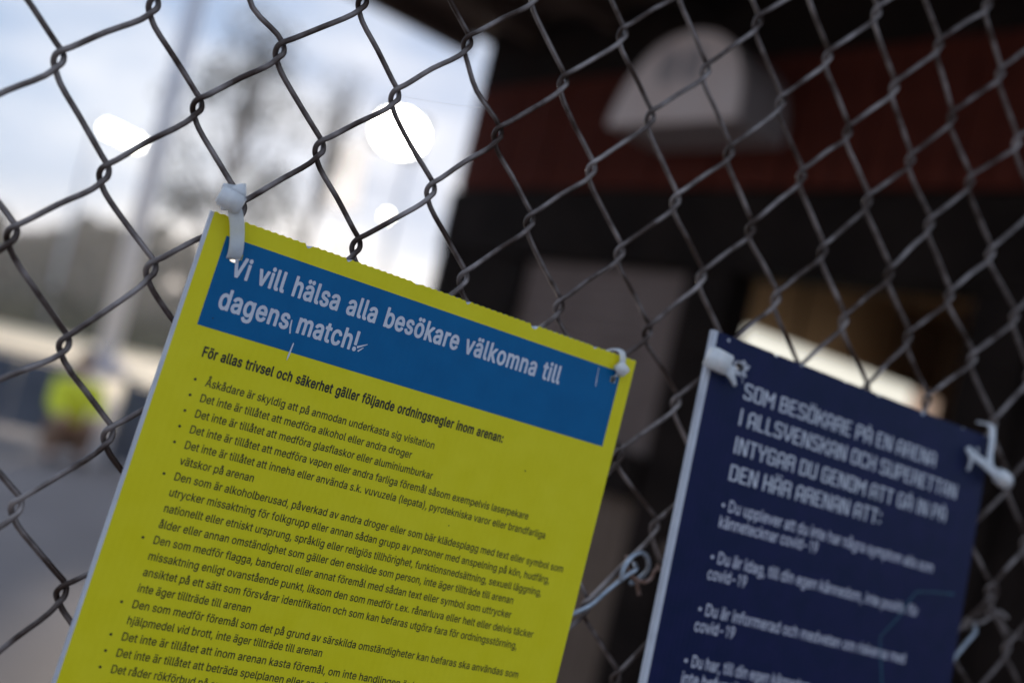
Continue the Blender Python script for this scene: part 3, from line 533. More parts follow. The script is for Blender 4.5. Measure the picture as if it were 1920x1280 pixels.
# letter outlines: advance and contours in thousandths of an em
GLYPH_REGULAR = {'(':[392,[[244,-143,233,-131,216,-101,185,-35,166,13,142,88,126,157,117,226,117,355,129,445,154,553,187,652,222,730,236,754,244,761,331,761,337,755,338,748,288,631,265,562,240,466,225,376,219,280,228,184,256,70,301,-50,338,-134,336,-140,328,-144]]],')':[392,[[49,-143,43,-138,42,-131,103,7,124,67,143,136,158,226,161,313,146,439,122,541,94,628,49,734,45,751,47,757,55,762,139,759,153,739,197,646,221,577,242,496,254,433,263,364,266,310,263,217,248,124,233,64,201,-23,154,-120,142,-139,133,-144]]],',':[273,[[49,-176,42,-167,85,102,97,108,193,107,199,102,200,94,127,-168,115,-177]]],'-':[642,[[156,252,150,258,148,268,149,340,156,349,471,349,477,344,478,334,478,262,471,252]]],'.':[273,[[111,-13,90,-2,71,18,62,39,62,78,70,96,96,121,123,130,153,127,177,116,198,92,205,69,205,42,188,9,170,-6,150,-13]]],'1':[642,[[104,-10,99,-6,96,3,96,75,102,84,281,86,288,90,287,605,278,603,128,493,116,493,111,504,114,600,263,711,275,718,284,718,383,718,392,711,394,90,401,86,549,84,555,75,555,0,551,-8,542,-10]]],'9':[642,[[182,-10,175,-3,176,9,351,264,350,267,320,262,278,263,251,266,209,280,158,309,125,342,94,399,81,450,81,528,88,561,101,597,134,648,164,677,206,704,251,721,272,725,341,727,380,721,428,703,469,675,505,636,533,587,549,528,552,468,545,426,533,384,498,309,439,216,289,-3,275,-10],[293,351,269,357,248,367,215,396,201,417,190,444,183,480,183,501,195,549,209,576,233,603,260,620,284,628,299,631,338,631,362,624,386,612,413,588,425,573,444,525,447,507,447,468,432,420,413,390,401,378,374,361,350,353,335,350]]],'D':[711,[[81,-10,75,-4,73,6,73,702,76,714,87,718,339,718,393,712,459,694,492,678,537,647,555,630,584,597,604,567,621,533,642,465,652,396,652,315,639,234,620,177,584,114,540,66,511,45,461,18,399,-1,357,-7,300,-10],[186,89,181,99,183,618,342,619,378,613,411,603,444,587,480,558,506,525,525,486,541,432,547,384,547,327,541,279,525,225,506,186,486,159,456,132,414,109,384,99,324,89]]],'a':[553,[[183,-19,138,-7,107,9,69,42,56,60,42,90,35,120,35,183,46,219,61,243,81,263,102,277,141,295,207,310,333,326,360,334,373,345,373,378,362,411,351,426,336,437,294,451,255,452,231,447,198,434,171,414,147,378,138,374,129,374,52,399,50,408,54,423,70,453,108,494,162,526,201,538,240,544,300,544,360,532,393,517,414,503,450,465,462,444,472,414,479,369,479,6,476,-6,465,-10,384,-10,378,-3,377,36,375,42,372,42,348,18,326,3,279,-16,258,-19],[210,75,171,88,148,108,141,123,137,144,138,159,147,183,165,200,204,216,231,223,312,233,363,244,373,243,373,174,367,150,357,132,327,99,300,84,261,74]]],'b':[602,[[280,-18,246,-8,217,7,190,31,169,56,166,56,165,49,165,1,159,-8,73,-10,65,-5,63,1,63,709,67,717,76,719,154,719,165,715,168,706,168,550,169,475,178,480,200,505,223,522,250,535,274,542,301,545,364,542,406,529,430,518,469,490,510,439,530,400,542,364,549,331,552,307,552,220,545,175,529,124,509,85,492,61,445,16,403,-6,355,-19],[289,75,256,84,238,94,208,121,197,136,183,166,168,223,165,262,168,301,177,346,187,373,217,416,241,434,265,445,307,451,322,449,346,445,370,436,403,409,420,385,431,364,443,319,449,265,447,229,437,184,426,154,406,121,388,102,367,89,340,78,316,74]]],'c':[562,[[249,-18,189,-2,135,31,99,67,66,121,50,166,40,217,40,310,56,379,87,442,111,472,144,501,171,518,204,532,264,545,315,545,375,532,432,504,474,465,496,433,510,400,510,385,504,376,420,357,414,362,403,388,390,406,378,421,351,438,315,449,291,451,264,449,231,439,207,424,188,406,161,361,145,298,142,259,145,223,164,157,180,130,204,103,234,84,273,74,324,77,363,94,393,121,416,166,423,172,507,152,514,142,510,124,489,80,465,49,417,12,387,-3,330,-19]]],'d':[602,[[234,-18,186,-5,132,28,99,61,83,85,63,124,47,175,40,217,40,313,50,364,63,401,77,430,111,478,160,517,213,538,255,545,297,545,333,538,378,516,423,475,424,625,424,706,429,717,438,719,516,719,522,717,526,709,525,-2,522,-7,513,-10,433,-8,427,1,427,49,426,56,423,56,389,19,345,-9,309,-19],[270,75,237,83,216,94,188,118,174,139,158,172,148,208,142,271,152,337,163,367,186,406,204,424,228,439,261,449,294,449,324,446,354,433,376,415,401,382,414,349,424,304,424,229,418,193,408,163,393,133,375,110,351,92,324,80,297,74]]],'e':[574,[[252,-18,210,-9,184,1,135,31,87,82,63,127,53,154,40,217,40,304,43,328,63,397,81,431,105,465,129,490,157,511,192,528,222,538,261,545,309,545,336,541,378,529,399,521,438,495,468,465,485,442,513,379,526,304,526,238,524,232,516,227,147,225,145,208,157,166,183,121,195,109,225,89,258,77,276,74,315,74,360,86,393,109,410,133,418,151,426,155,510,136,516,130,512,106,488,64,455,31,423,9,381,-9,336,-19],[150,317,146,325,155,361,180,403,210,430,234,442,282,452,315,449,348,437,378,415,395,394,408,367,418,334,417,318]]],'f':[364,[[111,-10,106,-6,104,3,103,441,96,445,12,446,3,448,-1,459,-1,531,9,538,102,540,104,624,113,660,135,696,153,713,174,727,210,742,249,748,306,745,335,738,345,730,346,720,343,705,324,648,315,644,270,652,240,646,219,630,210,609,206,585,207,540,312,538,323,534,326,525,325,456,323,450,315,446,207,444,205,0,201,-8,195,-10]]],'g':[603,[[240,-217,177,-202,132,-179,114,-165,72,-120,64,-102,66,-90,123,-56,141,-50,150,-54,192,-99,216,-113,237,-120,297,-127,324,-124,357,-114,393,-93,408,-75,417,-57,424,-27,423,66,414,60,395,39,369,20,345,8,306,-1,240,-1,207,5,165,22,129,45,84,94,63,132,47,180,40,222,40,312,55,381,80,435,108,474,159,515,201,535,249,545,303,544,336,538,363,526,384,512,423,472,427,477,427,528,433,537,516,539,525,536,528,531,529,-27,516,-93,501,-125,488,-141,459,-170,426,-191,381,-208,336,-217],[264,93,231,102,204,117,189,129,165,165,152,198,145,231,142,267,145,306,152,339,166,375,183,402,204,423,221,435,246,445,282,452,303,449,318,447,351,435,384,408,401,384,417,342,424,312,427,249,418,198,405,162,390,138,372,120,345,103,321,95,300,92]]],'h':[582,[[70,-10,64,-4,63,6,63,702,67,716,76,718,154,718,163,716,167,711,169,481,175,483,217,520,241,532,289,544,346,544,379,538,406,527,439,507,463,483,478,462,491,435,503,393,507,330,507,3,502,-8,493,-10,418,-10,406,-4,405,330,398,372,390,393,379,411,352,435,313,448,277,448,244,441,211,423,188,396,171,354,168,330,167,-3,157,-10]]],'i':[243,[[73,-10,68,-6,65,3,65,528,70,536,76,538,160,538,165,534,167,525,167,0,163,-8,157,-10],[106,608,79,619,58,639,50,657,50,690,64,717,80,729,106,739,130,739,155,729,174,711,184,687,185,663,175,637,160,622,139,611,124,608]]],'j':[243,[[-14,-209,-21,-199,-20,-118,-11,-111,22,-109,46,-97,62,-67,65,-37,67,530,76,537,160,537,166,531,168,521,168,-61,164,-91,151,-130,135,-154,115,-175,94,-189,70,-200,40,-206],[97,610,79,618,55,642,48,665,49,686,59,710,78,728,100,738,135,737,157,727,176,707,185,680,182,653,172,635,147,614,133,610]]],'k':[542,[[70,-10,64,-4,63,6,63,702,65,714,76,718,154,718,163,716,167,711,169,313,181,321,391,536,400,538,502,538,509,531,508,524,484,498,331,342,295,300,519,15,527,3,525,-6,514,-10,406,-8,214,231,187,210,168,189,168,3,165,-6,154,-10]]],'l':[274,[[157,-10,112,8,92,27,74,57,66,87,63,126,63,705,65,714,73,718,154,718,165,714,168,702,168,117,174,96,181,87,196,82,235,85,243,81,261,6,253,-4,229,-11]]],'m':[861,[[70,-10,65,-6,63,3,63,522,65,534,73,538,151,538,160,536,165,528,166,483,169,480,205,515,247,538,289,547,346,544,370,535,397,519,423,492,442,462,448,465,478,501,502,518,520,529,565,544,592,548,649,544,690,531,712,518,739,495,754,476,770,447,783,402,786,372,786,0,783,-6,775,-10,694,-10,685,-8,681,3,681,102,681,372,677,393,662,420,631,441,595,451,568,451,541,444,517,432,496,411,484,387,477,360,476,-3,472,-8,463,-10,385,-10,376,-8,372,3,371,381,363,405,340,432,304,448,265,451,238,444,202,423,182,396,171,366,168,345,167,-3,157,-10]]],'n':[582,[[70,-10,64,-4,63,6,63,525,65,534,70,538,151,538,160,536,165,528,166,477,217,520,241,532,289,544,343,544,367,541,406,527,439,507,463,483,479,459,491,435,504,390,507,363,507,153,507,3,504,-6,490,-10,418,-10,407,-6,405,6,405,330,401,357,392,390,376,414,361,429,343,439,310,448,271,448,244,441,211,423,196,408,179,378,171,354,168,330,167,-3,157,-10]]],'o':[590,[[249,-18,192,-3,165,10,132,34,102,64,84,88,59,139,43,196,40,217,40,310,53,370,77,424,111,471,144,501,186,525,225,538,267,545,330,542,375,532,417,513,450,489,474,465,495,437,519,388,535,331,541,280,538,211,531,175,519,136,499,94,465,49,438,25,390,-2,348,-15,324,-19],[267,75,234,84,204,103,172,142,155,181,145,223,142,259,145,301,163,364,186,403,204,421,228,437,252,446,288,450,312,449,348,439,369,427,384,415,410,379,426,337,433,307,436,241,430,202,420,168,396,124,375,102,348,86,324,77,306,74]]],'p':[602,[[70,-209,64,-203,63,-193,63,521,65,533,76,538,151,538,160,535,165,527,165,476,166,470,169,471,211,514,247,534,283,543,355,543,403,531,433,516,457,500,481,476,508,442,532,395,545,350,552,308,552,218,545,176,526,117,505,78,469,35,432,8,379,-14,343,-20,295,-20,243,-7,208,15,175,50,169,52,167,-202,157,-209],[280,77,256,84,223,104,202,128,188,152,178,179,168,224,165,263,168,305,185,368,199,395,220,419,238,433,271,446,292,450,329,449,352,443,382,428,400,413,424,378,437,347,446,302,446,227,440,194,431,164,415,134,394,107,370,90,343,79,325,76]]],'r':[372,[[70,-10,65,-6,63,3,64,531,73,538,157,538,164,531,165,489,169,485,196,512,232,533,271,544,292,544,337,544,346,538,348,453,345,444,337,440,280,445,235,434,214,423,193,405,171,360,168,339,167,-3,157,-10]]],'s':[520,[[209,-18,167,-9,141,1,98,28,74,52,53,88,42,121,47,138,56,143,134,157,140,152,158,112,176,94,209,78,254,71,299,78,320,86,338,97,359,121,363,136,362,160,350,181,320,199,173,237,128,258,104,274,77,304,64,331,57,358,57,406,65,434,83,469,129,511,149,522,194,538,233,545,287,545,329,538,356,529,381,517,406,499,421,484,445,448,458,415,457,400,434,390,371,378,366,382,346,418,320,442,293,452,251,455,209,445,175,424,162,400,165,367,176,349,209,330,371,286,402,271,425,255,448,229,461,205,471,166,471,133,461,94,442,58,412,28,389,12,332,-12,296,-19]]],'t':[328,[[198,-12,154,0,129,16,109,36,89,72,83,102,82,441,75,446,9,446,1,450,-1,459,-1,525,3,536,81,541,83,651,87,662,96,665,177,664,184,657,185,633,186,541,282,539,290,534,293,522,293,459,288,448,279,446,192,446,185,441,185,123,196,93,215,81,255,80,276,83,288,78,292,72,305,12,302,-3,291,-9,270,-13]]],'u':[582,[[214,-14,169,-1,131,23,109,44,94,66,73,116,66,149,63,197,63,524,67,535,76,537,154,537,163,535,167,530,168,185,178,143,193,116,208,101,229,89,253,82,286,78,331,90,361,107,375,122,387,140,396,161,405,212,405,524,409,535,418,537,496,537,502,535,507,527,506,-1,502,-6,493,-9,414,-7,408,2,408,47,406,54,403,54,367,18,325,-5,286,-14]]],'v':[553,[[225,-10,218,-3,207,24,18,519,18,531,21,536,30,538,114,538,125,534,241,216,270,127,273,127,285,162,303,219,417,533,429,538,516,538,524,534,526,522,324,-4,312,-10]]],'x':[539,[[26,-10,19,-3,21,6,203,270,33,522,33,534,44,538,143,536,169,501,266,348,272,353,290,389,327,447,389,536,488,538,496,534,497,523,325,267,502,12,507,3,505,-6,494,-10,395,-8,263,192,223,126,134,-6,122,-10]]],'y':[553,[[87,-209,62,-202,56,-193,78,-117,90,-111,135,-116,153,-111,171,-100,185,-82,195,-62,215,-1,24,503,17,524,18,531,24,536,33,537,114,537,126,531,250,191,267,133,270,127,273,128,278,140,309,236,417,531,429,537,513,537,522,535,526,527,280,-115,254,-154,231,-178,189,-202,159,-210]]],'z':[541,[[55,-10,50,-6,48,3,50,69,335,438,334,441,325,442,64,443,59,447,57,456,59,534,73,538,457,538,469,536,474,525,471,456,196,93,197,90,205,89,475,88,480,84,483,75,480,-6,466,-10]]],'Å':[680,[[20,-10,14,-4,13,3,275,716,284,718,380,718,394,711,515,384,651,15,654,0,650,-8,641,-10,554,-10,543,-6,475,183,470,190,206,190,194,186,125,-6,113,-10],[233,288,233,297,288,456,329,588,332,593,338,586,359,517,435,288],[308,728,270,741,248,756,225,780,209,807,202,831,202,876,211,906,222,924,239,945,263,962,284,973,308,979,362,979,395,968,419,953,440,933,454,912,465,885,468,864,465,825,453,795,436,771,403,744,359,728],[320,807,299,819,291,831,286,846,287,867,296,885,308,896,332,904,347,902,368,891,377,879,384,858,383,846,374,825,359,811,344,806]]],'ä':[553,[[183,-19,138,-7,107,9,69,42,56,60,42,90,35,120,35,183,46,219,61,243,81,263,102,277,141,295,207,310,333,326,360,334,373,345,373,378,362,411,351,426,336,437,294,451,255,452,231,447,198,434,171,414,147,378,138,374,129,374,52,399,50,408,54,423,70,453,108,494,162,526,201,538,240,544,300,544,360,532,393,517,414,503,450,465,462,444,472,414,479,369,479,6,476,-6,465,-10,384,-10,378,-3,377,36,375,42,372,42,348,18,326,3,279,-16,258,-19],[210,75,171,88,148,108,141,123,137,144,138,159,147,183,165,200,204,216,231,223,312,233,363,244,373,243,373,174,367,150,357,132,327,99,300,84,261,74],[153,608,128,618,109,636,99,660,98,684,108,710,126,728,153,739,174,739,194,732,216,714,226,696,230,666,219,637,201,619,174,608],[354,608,327,619,307,639,299,660,299,687,307,708,327,728,354,739,372,739,396,731,417,714,428,690,428,657,417,633,396,616,372,608]]],'å':[553,[[183,-19,138,-7,107,9,69,42,56,60,42,90,35,120,35,183,46,219,61,243,81,263,102,277,141,295,207,310,333,326,360,334,373,345,373,378,362,411,351,426,336,437,294,451,255,452,231,447,198,434,171,414,147,378,138,374,129,374,52,399,50,408,54,423,70,453,108,494,162,526,201,538,240,544,300,544,360,532,393,517,414,503,450,465,462,444,472,414,479,369,479,6,476,-6,465,-10,384,-10,378,-3,377,36,375,42,372,42,348,18,326,3,279,-16,258,-19],[210,75,171,88,148,108,141,123,137,144,138,159,147,183,165,200,204,216,231,223,312,233,363,244,373,243,373,174,367,150,357,132,327,99,300,84,261,74],[252,554,231,557,195,572,181,582,154,609,139,636,132,660,131,702,138,726,147,746,180,782,201,796,222,805,237,808,276,809,294,808,318,799,339,788,366,765,391,723,398,693,398,672,391,642,379,618,348,583,327,569,306,560,273,554],[261,633,240,639,225,651,216,672,215,687,222,708,231,720,249,729,267,732,282,728,300,717,311,699,314,678,308,660,297,645,279,636]]],'ö':[590,[[249,-18,192,-3,165,10,132,34,102,64,84,88,59,139,43,196,40,217,40,310,53,370,77,424,111,471,144,501,186,525,225,538,267,545,330,542,375,532,417,513,450,489,474,465,495,437,519,388,535,331,541,280,538,211,531,175,519,136,499,94,465,49,438,25,390,-2,348,-15,324,-19],[267,75,234,84,204,103,172,142,155,181,145,223,142,259,145,301,163,364,186,403,204,421,228,437,252,446,288,450,312,449,348,439,369,427,384,415,410,379,426,337,433,307,436,241,430,202,420,168,396,124,375,102,348,86,324,77,306,74],[177,609,162,613,147,622,132,640,124,658,124,688,132,709,153,729,171,737,189,740,198,737,210,736,223,730,245,709,253,691,253,658,242,634,222,616,201,608],[375,609,348,622,330,643,325,658,326,694,336,711,357,731,387,739,402,737,426,729,449,703,454,688,453,658,440,631,421,616,399,608]]],'•':[552,[[239,122,209,131,188,142,164,159,137,189,122,216,112,249,111,312,119,338,134,368,173,410,209,431,233,439,254,442,302,440,324,435,362,416,383,399,406,372,418,351,428,321,432,300,432,261,425,231,413,202,398,180,368,151,329,130,305,122]]]}
GLYPH_BOLD = {'!':[229,[[79,-31,57,-18,43,-3,33,15,27,36,28,84,40,114,64,138,91,148,115,146,139,133,154,117,163,99,171,75,170,36,159,6,139,-19,118,-31],[64,197,46,210,39,234,36,711,43,727,58,736,130,736,142,733,151,727,159,708,156,222,148,206,133,197]]],':':[221,[[77,-31,54,-18,40,-3,30,15,24,36,25,84,38,114,65,141,86,148,113,147,135,135,159,105,168,78,167,33,152,-3,134,-21,116,-31],[86,350,59,362,36,387,25,417,25,465,38,498,59,520,86,532,107,532,131,522,153,498,167,465,168,420,152,381,134,362,104,350]]],'F':[444,[[54,-28,38,-18,32,0,32,705,35,720,45,732,60,736,378,735,391,726,398,711,396,621,390,611,378,603,333,602,153,600,153,417,342,415,357,413,369,402,374,390,374,306,366,290,348,281,153,279,150,-9,142,-21,129,-28]]],'V':[514,[[199,-28,184,-18,176,0,-5,681,-8,714,1,730,19,736,88,736,100,730,109,720,238,222,241,215,244,218,252,246,372,720,382,732,394,736,469,736,487,723,492,711,491,699,306,-6,296,-21,283,-28]]],'a':[423,[[130,-37,103,-29,68,-9,40,21,18,60,5,111,5,189,10,213,25,249,40,271,60,291,97,312,130,324,244,347,248,354,247,381,238,411,229,423,211,432,193,434,172,429,151,416,135,393,124,369,109,357,88,357,40,376,21,390,14,408,19,429,38,471,52,493,86,528,124,549,169,562,223,562,259,552,283,540,323,504,347,462,361,414,365,378,365,3,362,-12,352,-24,340,-28,274,-28,250,-11,226,-26,193,-37],[157,93,140,99,125,117,119,144,125,174,139,191,154,199,220,214,247,219,250,216,247,171,232,127,220,111,198,96,184,92]]],'b':[458,[[200,-36,176,-28,140,-6,129,-20,116,-27,47,-27,32,-18,25,-2,25,715,34,730,50,737,116,737,131,730,141,712,141,628,143,534,170,551,191,559,212,563,251,563,281,555,311,541,353,503,376,469,398,418,407,382,417,325,417,205,410,157,395,100,371,48,356,27,323,-7,290,-27,260,-37],[215,94,197,99,182,110,164,136,156,157,141,226,141,298,151,355,167,395,180,415,191,423,209,430,230,431,258,418,282,382,297,331,303,259,294,184,277,136,254,105,230,94]]],'c':[430,[[175,-36,151,-29,124,-16,85,15,54,58,36,94,22,133,9,205,9,316,16,364,28,412,43,448,64,484,97,521,118,538,154,555,184,562,226,563,247,559,265,554,298,538,340,500,367,460,382,424,390,391,383,370,370,359,319,341,301,338,285,346,279,355,269,385,257,406,247,417,223,430,196,431,181,426,160,407,144,379,129,325,123,253,136,169,148,139,168,109,181,99,202,92,217,93,237,100,252,112,263,127,285,181,304,191,316,189,373,169,385,157,390,142,388,121,363,58,338,22,316,0,283,-22,253,-33,235,-37]]],'d':[458,[[163,-36,139,-28,109,-11,72,25,54,52,31,100,16,157,9,205,9,322,13,352,28,418,48,463,76,506,115,541,160,559,181,563,214,563,241,557,283,534,285,688,288,721,295,730,307,736,376,736,391,728,398,712,398,-5,389,-20,373,-28,310,-27,297,-20,286,-6,262,-22,229,-36],[196,94,181,99,168,109,144,145,129,199,123,271,129,331,143,379,152,397,175,423,193,430,211,431,226,428,241,419,257,400,266,382,278,343,285,301,285,229,272,163,259,131,246,112,231,100,211,93]]],'e':[438,[[178,-36,151,-29,124,-16,87,13,57,52,42,79,25,124,9,202,9,322,16,364,28,412,51,463,79,503,106,529,136,548,184,563,223,563,244,559,295,538,335,502,369,448,391,376,399,322,399,238,394,223,385,214,370,209,127,207,135,163,149,133,169,107,190,96,220,92,247,102,266,121,285,163,301,172,322,172,376,152,386,145,392,133,392,118,388,100,369,55,352,30,316,-6,283,-25,247,-36],[133,335,129,340,129,346,143,385,156,406,178,426,202,433,220,430,235,424,250,410,270,373,278,343,277,337]]],'f':[287,[[76,-28,60,-18,53,0,53,423,46,427,1,428,-17,441,-22,456,-21,534,-14,547,-2,555,52,558,53,621,61,663,76,699,106,736,142,758,175,766,226,763,253,753,268,741,272,726,254,645,247,635,235,629,217,629,196,633,184,630,175,618,170,600,172,558,235,556,253,543,257,528,257,462,254,444,241,430,178,427,170,423,169,-6,161,-21,148,-28]]],'g':[459,[[169,-235,133,-225,109,-213,88,-199,63,-174,30,-120,24,-102,27,-84,34,-74,79,-39,94,-32,106,-32,124,-41,151,-85,172,-100,205,-109,235,-103,256,-92,274,-69,285,-27,284,3,280,7,244,-14,223,-19,172,-19,151,-15,115,1,96,15,69,42,49,72,25,126,9,210,9,327,19,384,33,429,49,465,78,507,115,540,154,558,175,563,223,562,250,554,286,533,297,549,310,556,376,556,392,549,401,534,402,-30,398,-69,388,-111,372,-147,353,-174,328,-199,304,-215,244,-235],[196,111,178,116,166,124,144,156,129,204,123,276,132,345,141,375,152,396,163,413,180,426,211,431,237,423,253,406,263,390,281,333,288,267,281,204,270,165,260,144,235,117,214,110]]],'h':[444,[[47,-28,31,-18,24,3,24,705,26,717,32,727,50,736,113,736,128,732,137,723,141,708,143,537,176,554,203,562,251,562,287,552,308,540,341,508,366,462,377,426,384,384,384,327,384,3,383,-9,377,-19,359,-28,296,-28,281,-22,272,-9,270,339,267,363,258,396,249,411,230,427,206,430,182,423,167,409,154,387,144,354,141,330,140,-9,132,-21,119,-28]]],'i':[200,[[47,-28,32,-18,25,0,25,531,32,547,47,556,119,556,135,546,142,528,142,-3,134,-19,119,-28],[74,590,47,602,23,630,16,651,16,696,26,723,50,748,71,757,95,757,122,745,143,720,154,690,154,657,143,627,125,605,98,591]]],'j':[200,[[-16,-227,-31,-218,-38,-205,-38,-115,-32,-103,-22,-95,14,-89,24,-61,25,533,32,546,47,555,119,555,135,545,141,527,142,-67,138,-100,119,-158,89,-197,50,-220,5,-227],[65,592,50,599,34,614,18,641,16,653,16,698,26,722,47,746,71,756,104,755,123,743,138,728,146,713,153,689,153,653,140,623,116,599,98,592]]],'k':[415,[[47,-28,31,-18,24,0,24,705,29,723,38,732,50,736,113,736,128,732,140,717,143,381,149,383,257,537,272,552,287,556,359,556,371,554,381,546,387,528,383,510,236,300,392,24,399,3,395,-15,386,-24,371,-28,296,-28,278,-22,152,194,144,189,141,180,141,3,138,-12,131,-22,119,-28]]],'l':[222,[[110,-28,80,-15,52,12,38,39,28,78,24,123,24,705,29,723,44,735,122,735,137,723,141,708,141,120,147,102,176,102,194,90,207,9,203,-9,185,-24,164,-29]]],'m':[644,[[47,-28,29,-15,24,6,24,528,31,546,47,556,116,556,128,550,140,536,185,561,206,565,239,565,266,557,284,546,323,507,359,541,389,557,419,565,455,565,476,561,500,551,536,523,554,498,569,468,578,438,585,399,585,-3,578,-19,563,-28,500,-28,482,-22,472,-3,471,84,471,357,468,384,460,408,446,424,422,433,401,429,388,420,377,405,370,387,363,354,362,-9,353,-22,338,-28,275,-28,256,-18,249,0,249,357,246,381,236,410,224,425,206,433,188,431,176,425,158,405,148,381,141,348,140,-9,132,-21,119,-28]]],'n':[444,[[47,-28,31,-18,24,3,24,528,29,543,41,554,53,556,116,556,129,549,140,533,166,549,191,559,209,562,251,562,287,552,308,540,341,508,352,492,371,450,384,387,384,150,384,0,380,-15,371,-24,356,-28,296,-28,277,-18,270,0,270,339,267,366,253,405,236,424,221,430,206,430,182,423,167,409,155,389,141,333,140,-9,132,-21,119,-28]]],'o':[449,[[175,-36,151,-29,124,-16,91,8,55,54,36,94,16,160,9,202,9,322,16,364,28,412,48,457,78,502,118,538,154,555,190,563,241,560,280,548,311,529,344,496,378,439,395,391,407,322,411,265,407,202,401,160,388,112,358,48,334,17,301,-11,265,-29,235,-37],[196,94,181,99,168,109,146,142,129,199,123,271,132,340,144,379,153,397,169,416,184,427,196,431,220,431,234,427,253,410,275,373,291,307,294,244,284,184,266,133,252,112,235,99,214,92]]],'r':[293,[[47,-28,31,-18,24,0,26,537,35,550,50,556,116,556,128,550,140,538,188,562,233,562,257,558,269,543,270,450,264,435,251,426,227,425,209,427,179,418,160,399,146,366,141,339,140,-9,132,-21,119,-28]]],'s':[399,[[147,-36,114,-26,90,-14,50,22,26,61,15,94,10,115,13,142,23,154,33,159,87,175,102,174,117,163,128,130,141,107,159,96,183,91,213,98,227,109,238,127,240,157,231,175,222,182,132,214,99,230,83,241,51,273,31,310,23,337,19,400,26,439,37,469,51,493,74,520,105,542,144,558,168,563,210,563,234,558,264,547,286,532,313,505,342,451,351,415,351,397,343,385,330,377,288,363,264,360,246,373,234,403,219,425,210,432,186,436,162,429,145,415,136,391,139,373,153,351,177,339,240,318,282,299,298,289,328,259,346,226,354,202,358,181,358,112,348,73,333,42,313,16,285,-8,255,-25,219,-36]]],'t':[261,[[139,-30,99,-15,73,11,59,30,46,63,38,108,38,423,34,427,-2,429,-17,441,-22,456,-22,525,-19,540,-9,552,4,556,37,559,38,657,49,676,64,682,127,682,139,678,149,666,152,654,154,559,217,554,229,543,233,525,233,456,226,438,211,429,160,428,152,423,152,150,155,117,163,99,205,100,223,90,232,66,242,3,235,-15,217,-27,196,-31]]],'v':[423,[[158,-28,143,-18,132,9,-7,513,-7,534,1,549,17,556,86,556,105,546,117,516,191,229,194,223,197,225,205,252,269,498,284,543,293,552,305,556,377,556,395,543,400,531,399,519,253,-9,242,-22,230,-28]]],'ä':[423,[[130,-37,103,-29,68,-9,40,21,18,60,5,111,5,189,10,213,25,249,40,271,60,291,97,312,130,324,244,347,248,354,247,381,238,411,229,423,211,432,193,434,172,429,151,416,135,393,124,369,109,357,88,357,40,376,21,390,14,408,19,429,38,471,52,493,86,528,124,549,169,562,223,562,259,552,283,540,323,504,347,462,361,414,365,378,365,3,362,-12,352,-24,340,-28,274,-28,250,-11,226,-26,193,-37],[157,93,140,99,125,117,119,144,125,174,139,191,154,199,220,214,247,219,250,216,247,171,232,127,220,111,198,96,184,92],[106,590,80,603,59,630,50,657,50,690,59,717,82,745,109,757,130,757,154,745,173,723,185,693,185,654,172,621,151,599,130,590],[253,590,226,602,205,627,195,657,194,687,203,717,223,742,250,756,271,757,295,748,317,723,328,696,329,654,316,621,295,599,274,590]]],'ö':[449,[[175,-36,151,-29,124,-16,91,8,55,54,36,94,16,160,9,202,9,322,16,364,28,412,48,457,78,502,118,538,154,555,190,563,241,560,280,548,311,529,344,496,378,439,395,391,407,322,411,265,407,202,401,160,388,112,358,48,334,17,301,-11,265,-29,235,-37],[196,94,181,99,168,109,146,142,129,199,123,271,132,340,144,379,153,397,169,416,184,427,196,431,220,431,234,427,253,410,275,373,291,307,294,244,284,184,266,133,252,112,235,99,214,92],[124,591,103,600,81,625,70,652,69,694,82,727,100,745,130,757,145,757,172,745,193,721,204,688,204,658,190,621,169,600,148,591],[268,591,247,600,225,625,213,655,213,691,222,718,243,745,262,754,277,758,289,757,316,745,337,721,347,691,347,658,334,621,313,600,292,591]]]}
# ------------------------------------------------------------------ chain-link fence
def node_shift(u, v):
    k = ((u - v) // 2, (u + v) // 2)
    if k in BENT: return BENT[k]
    a = min(max(u, -2), 20) / 10; b = min(max(v, -6), 6) / 5
    f = (1, a, b, a * a, a * b, b * b, a ** 3, a * a * b)
    return (sum(q * c[0] for q, c in zip(f, SAG)), sum(q * c[1] for q, c in zip(f, SAG)))
def node(u, v):
    d = node_shift(u, v)
    return np.array([u * LATTICE_U + d[0], 0.0, v * LATTICE_V + d[1] + LATTICE_Z])
F = empty('chain_link_fence', (0.35, 0, 0))
tag(F, 'weathered galvanised chain-link fence carrying the two notices', 'fence')
mm = .001
RIGHT = [(a * .88, b, c * .88) for a, b, c in [(.2, -2.0, -4.9), (2.0, -1.5, -2.2), (2.5, 0.1, 1.0), (1.7, 1.5, 4.2), (.1, 2.0, 6.3)]]
LEFT = [(a * .88, b, c * .88) for a, b, c in [(-.3, 2.0, -5.8), (-1.9, 1.5, -3.2), (-2.6, 0.1, -.2), (-1.8, -1.5, 2.8), (.2, -2.0, 5.1)]]
rng = random.Random(3)
U0, U1, V0, V1 = -8, 26, -13, 7
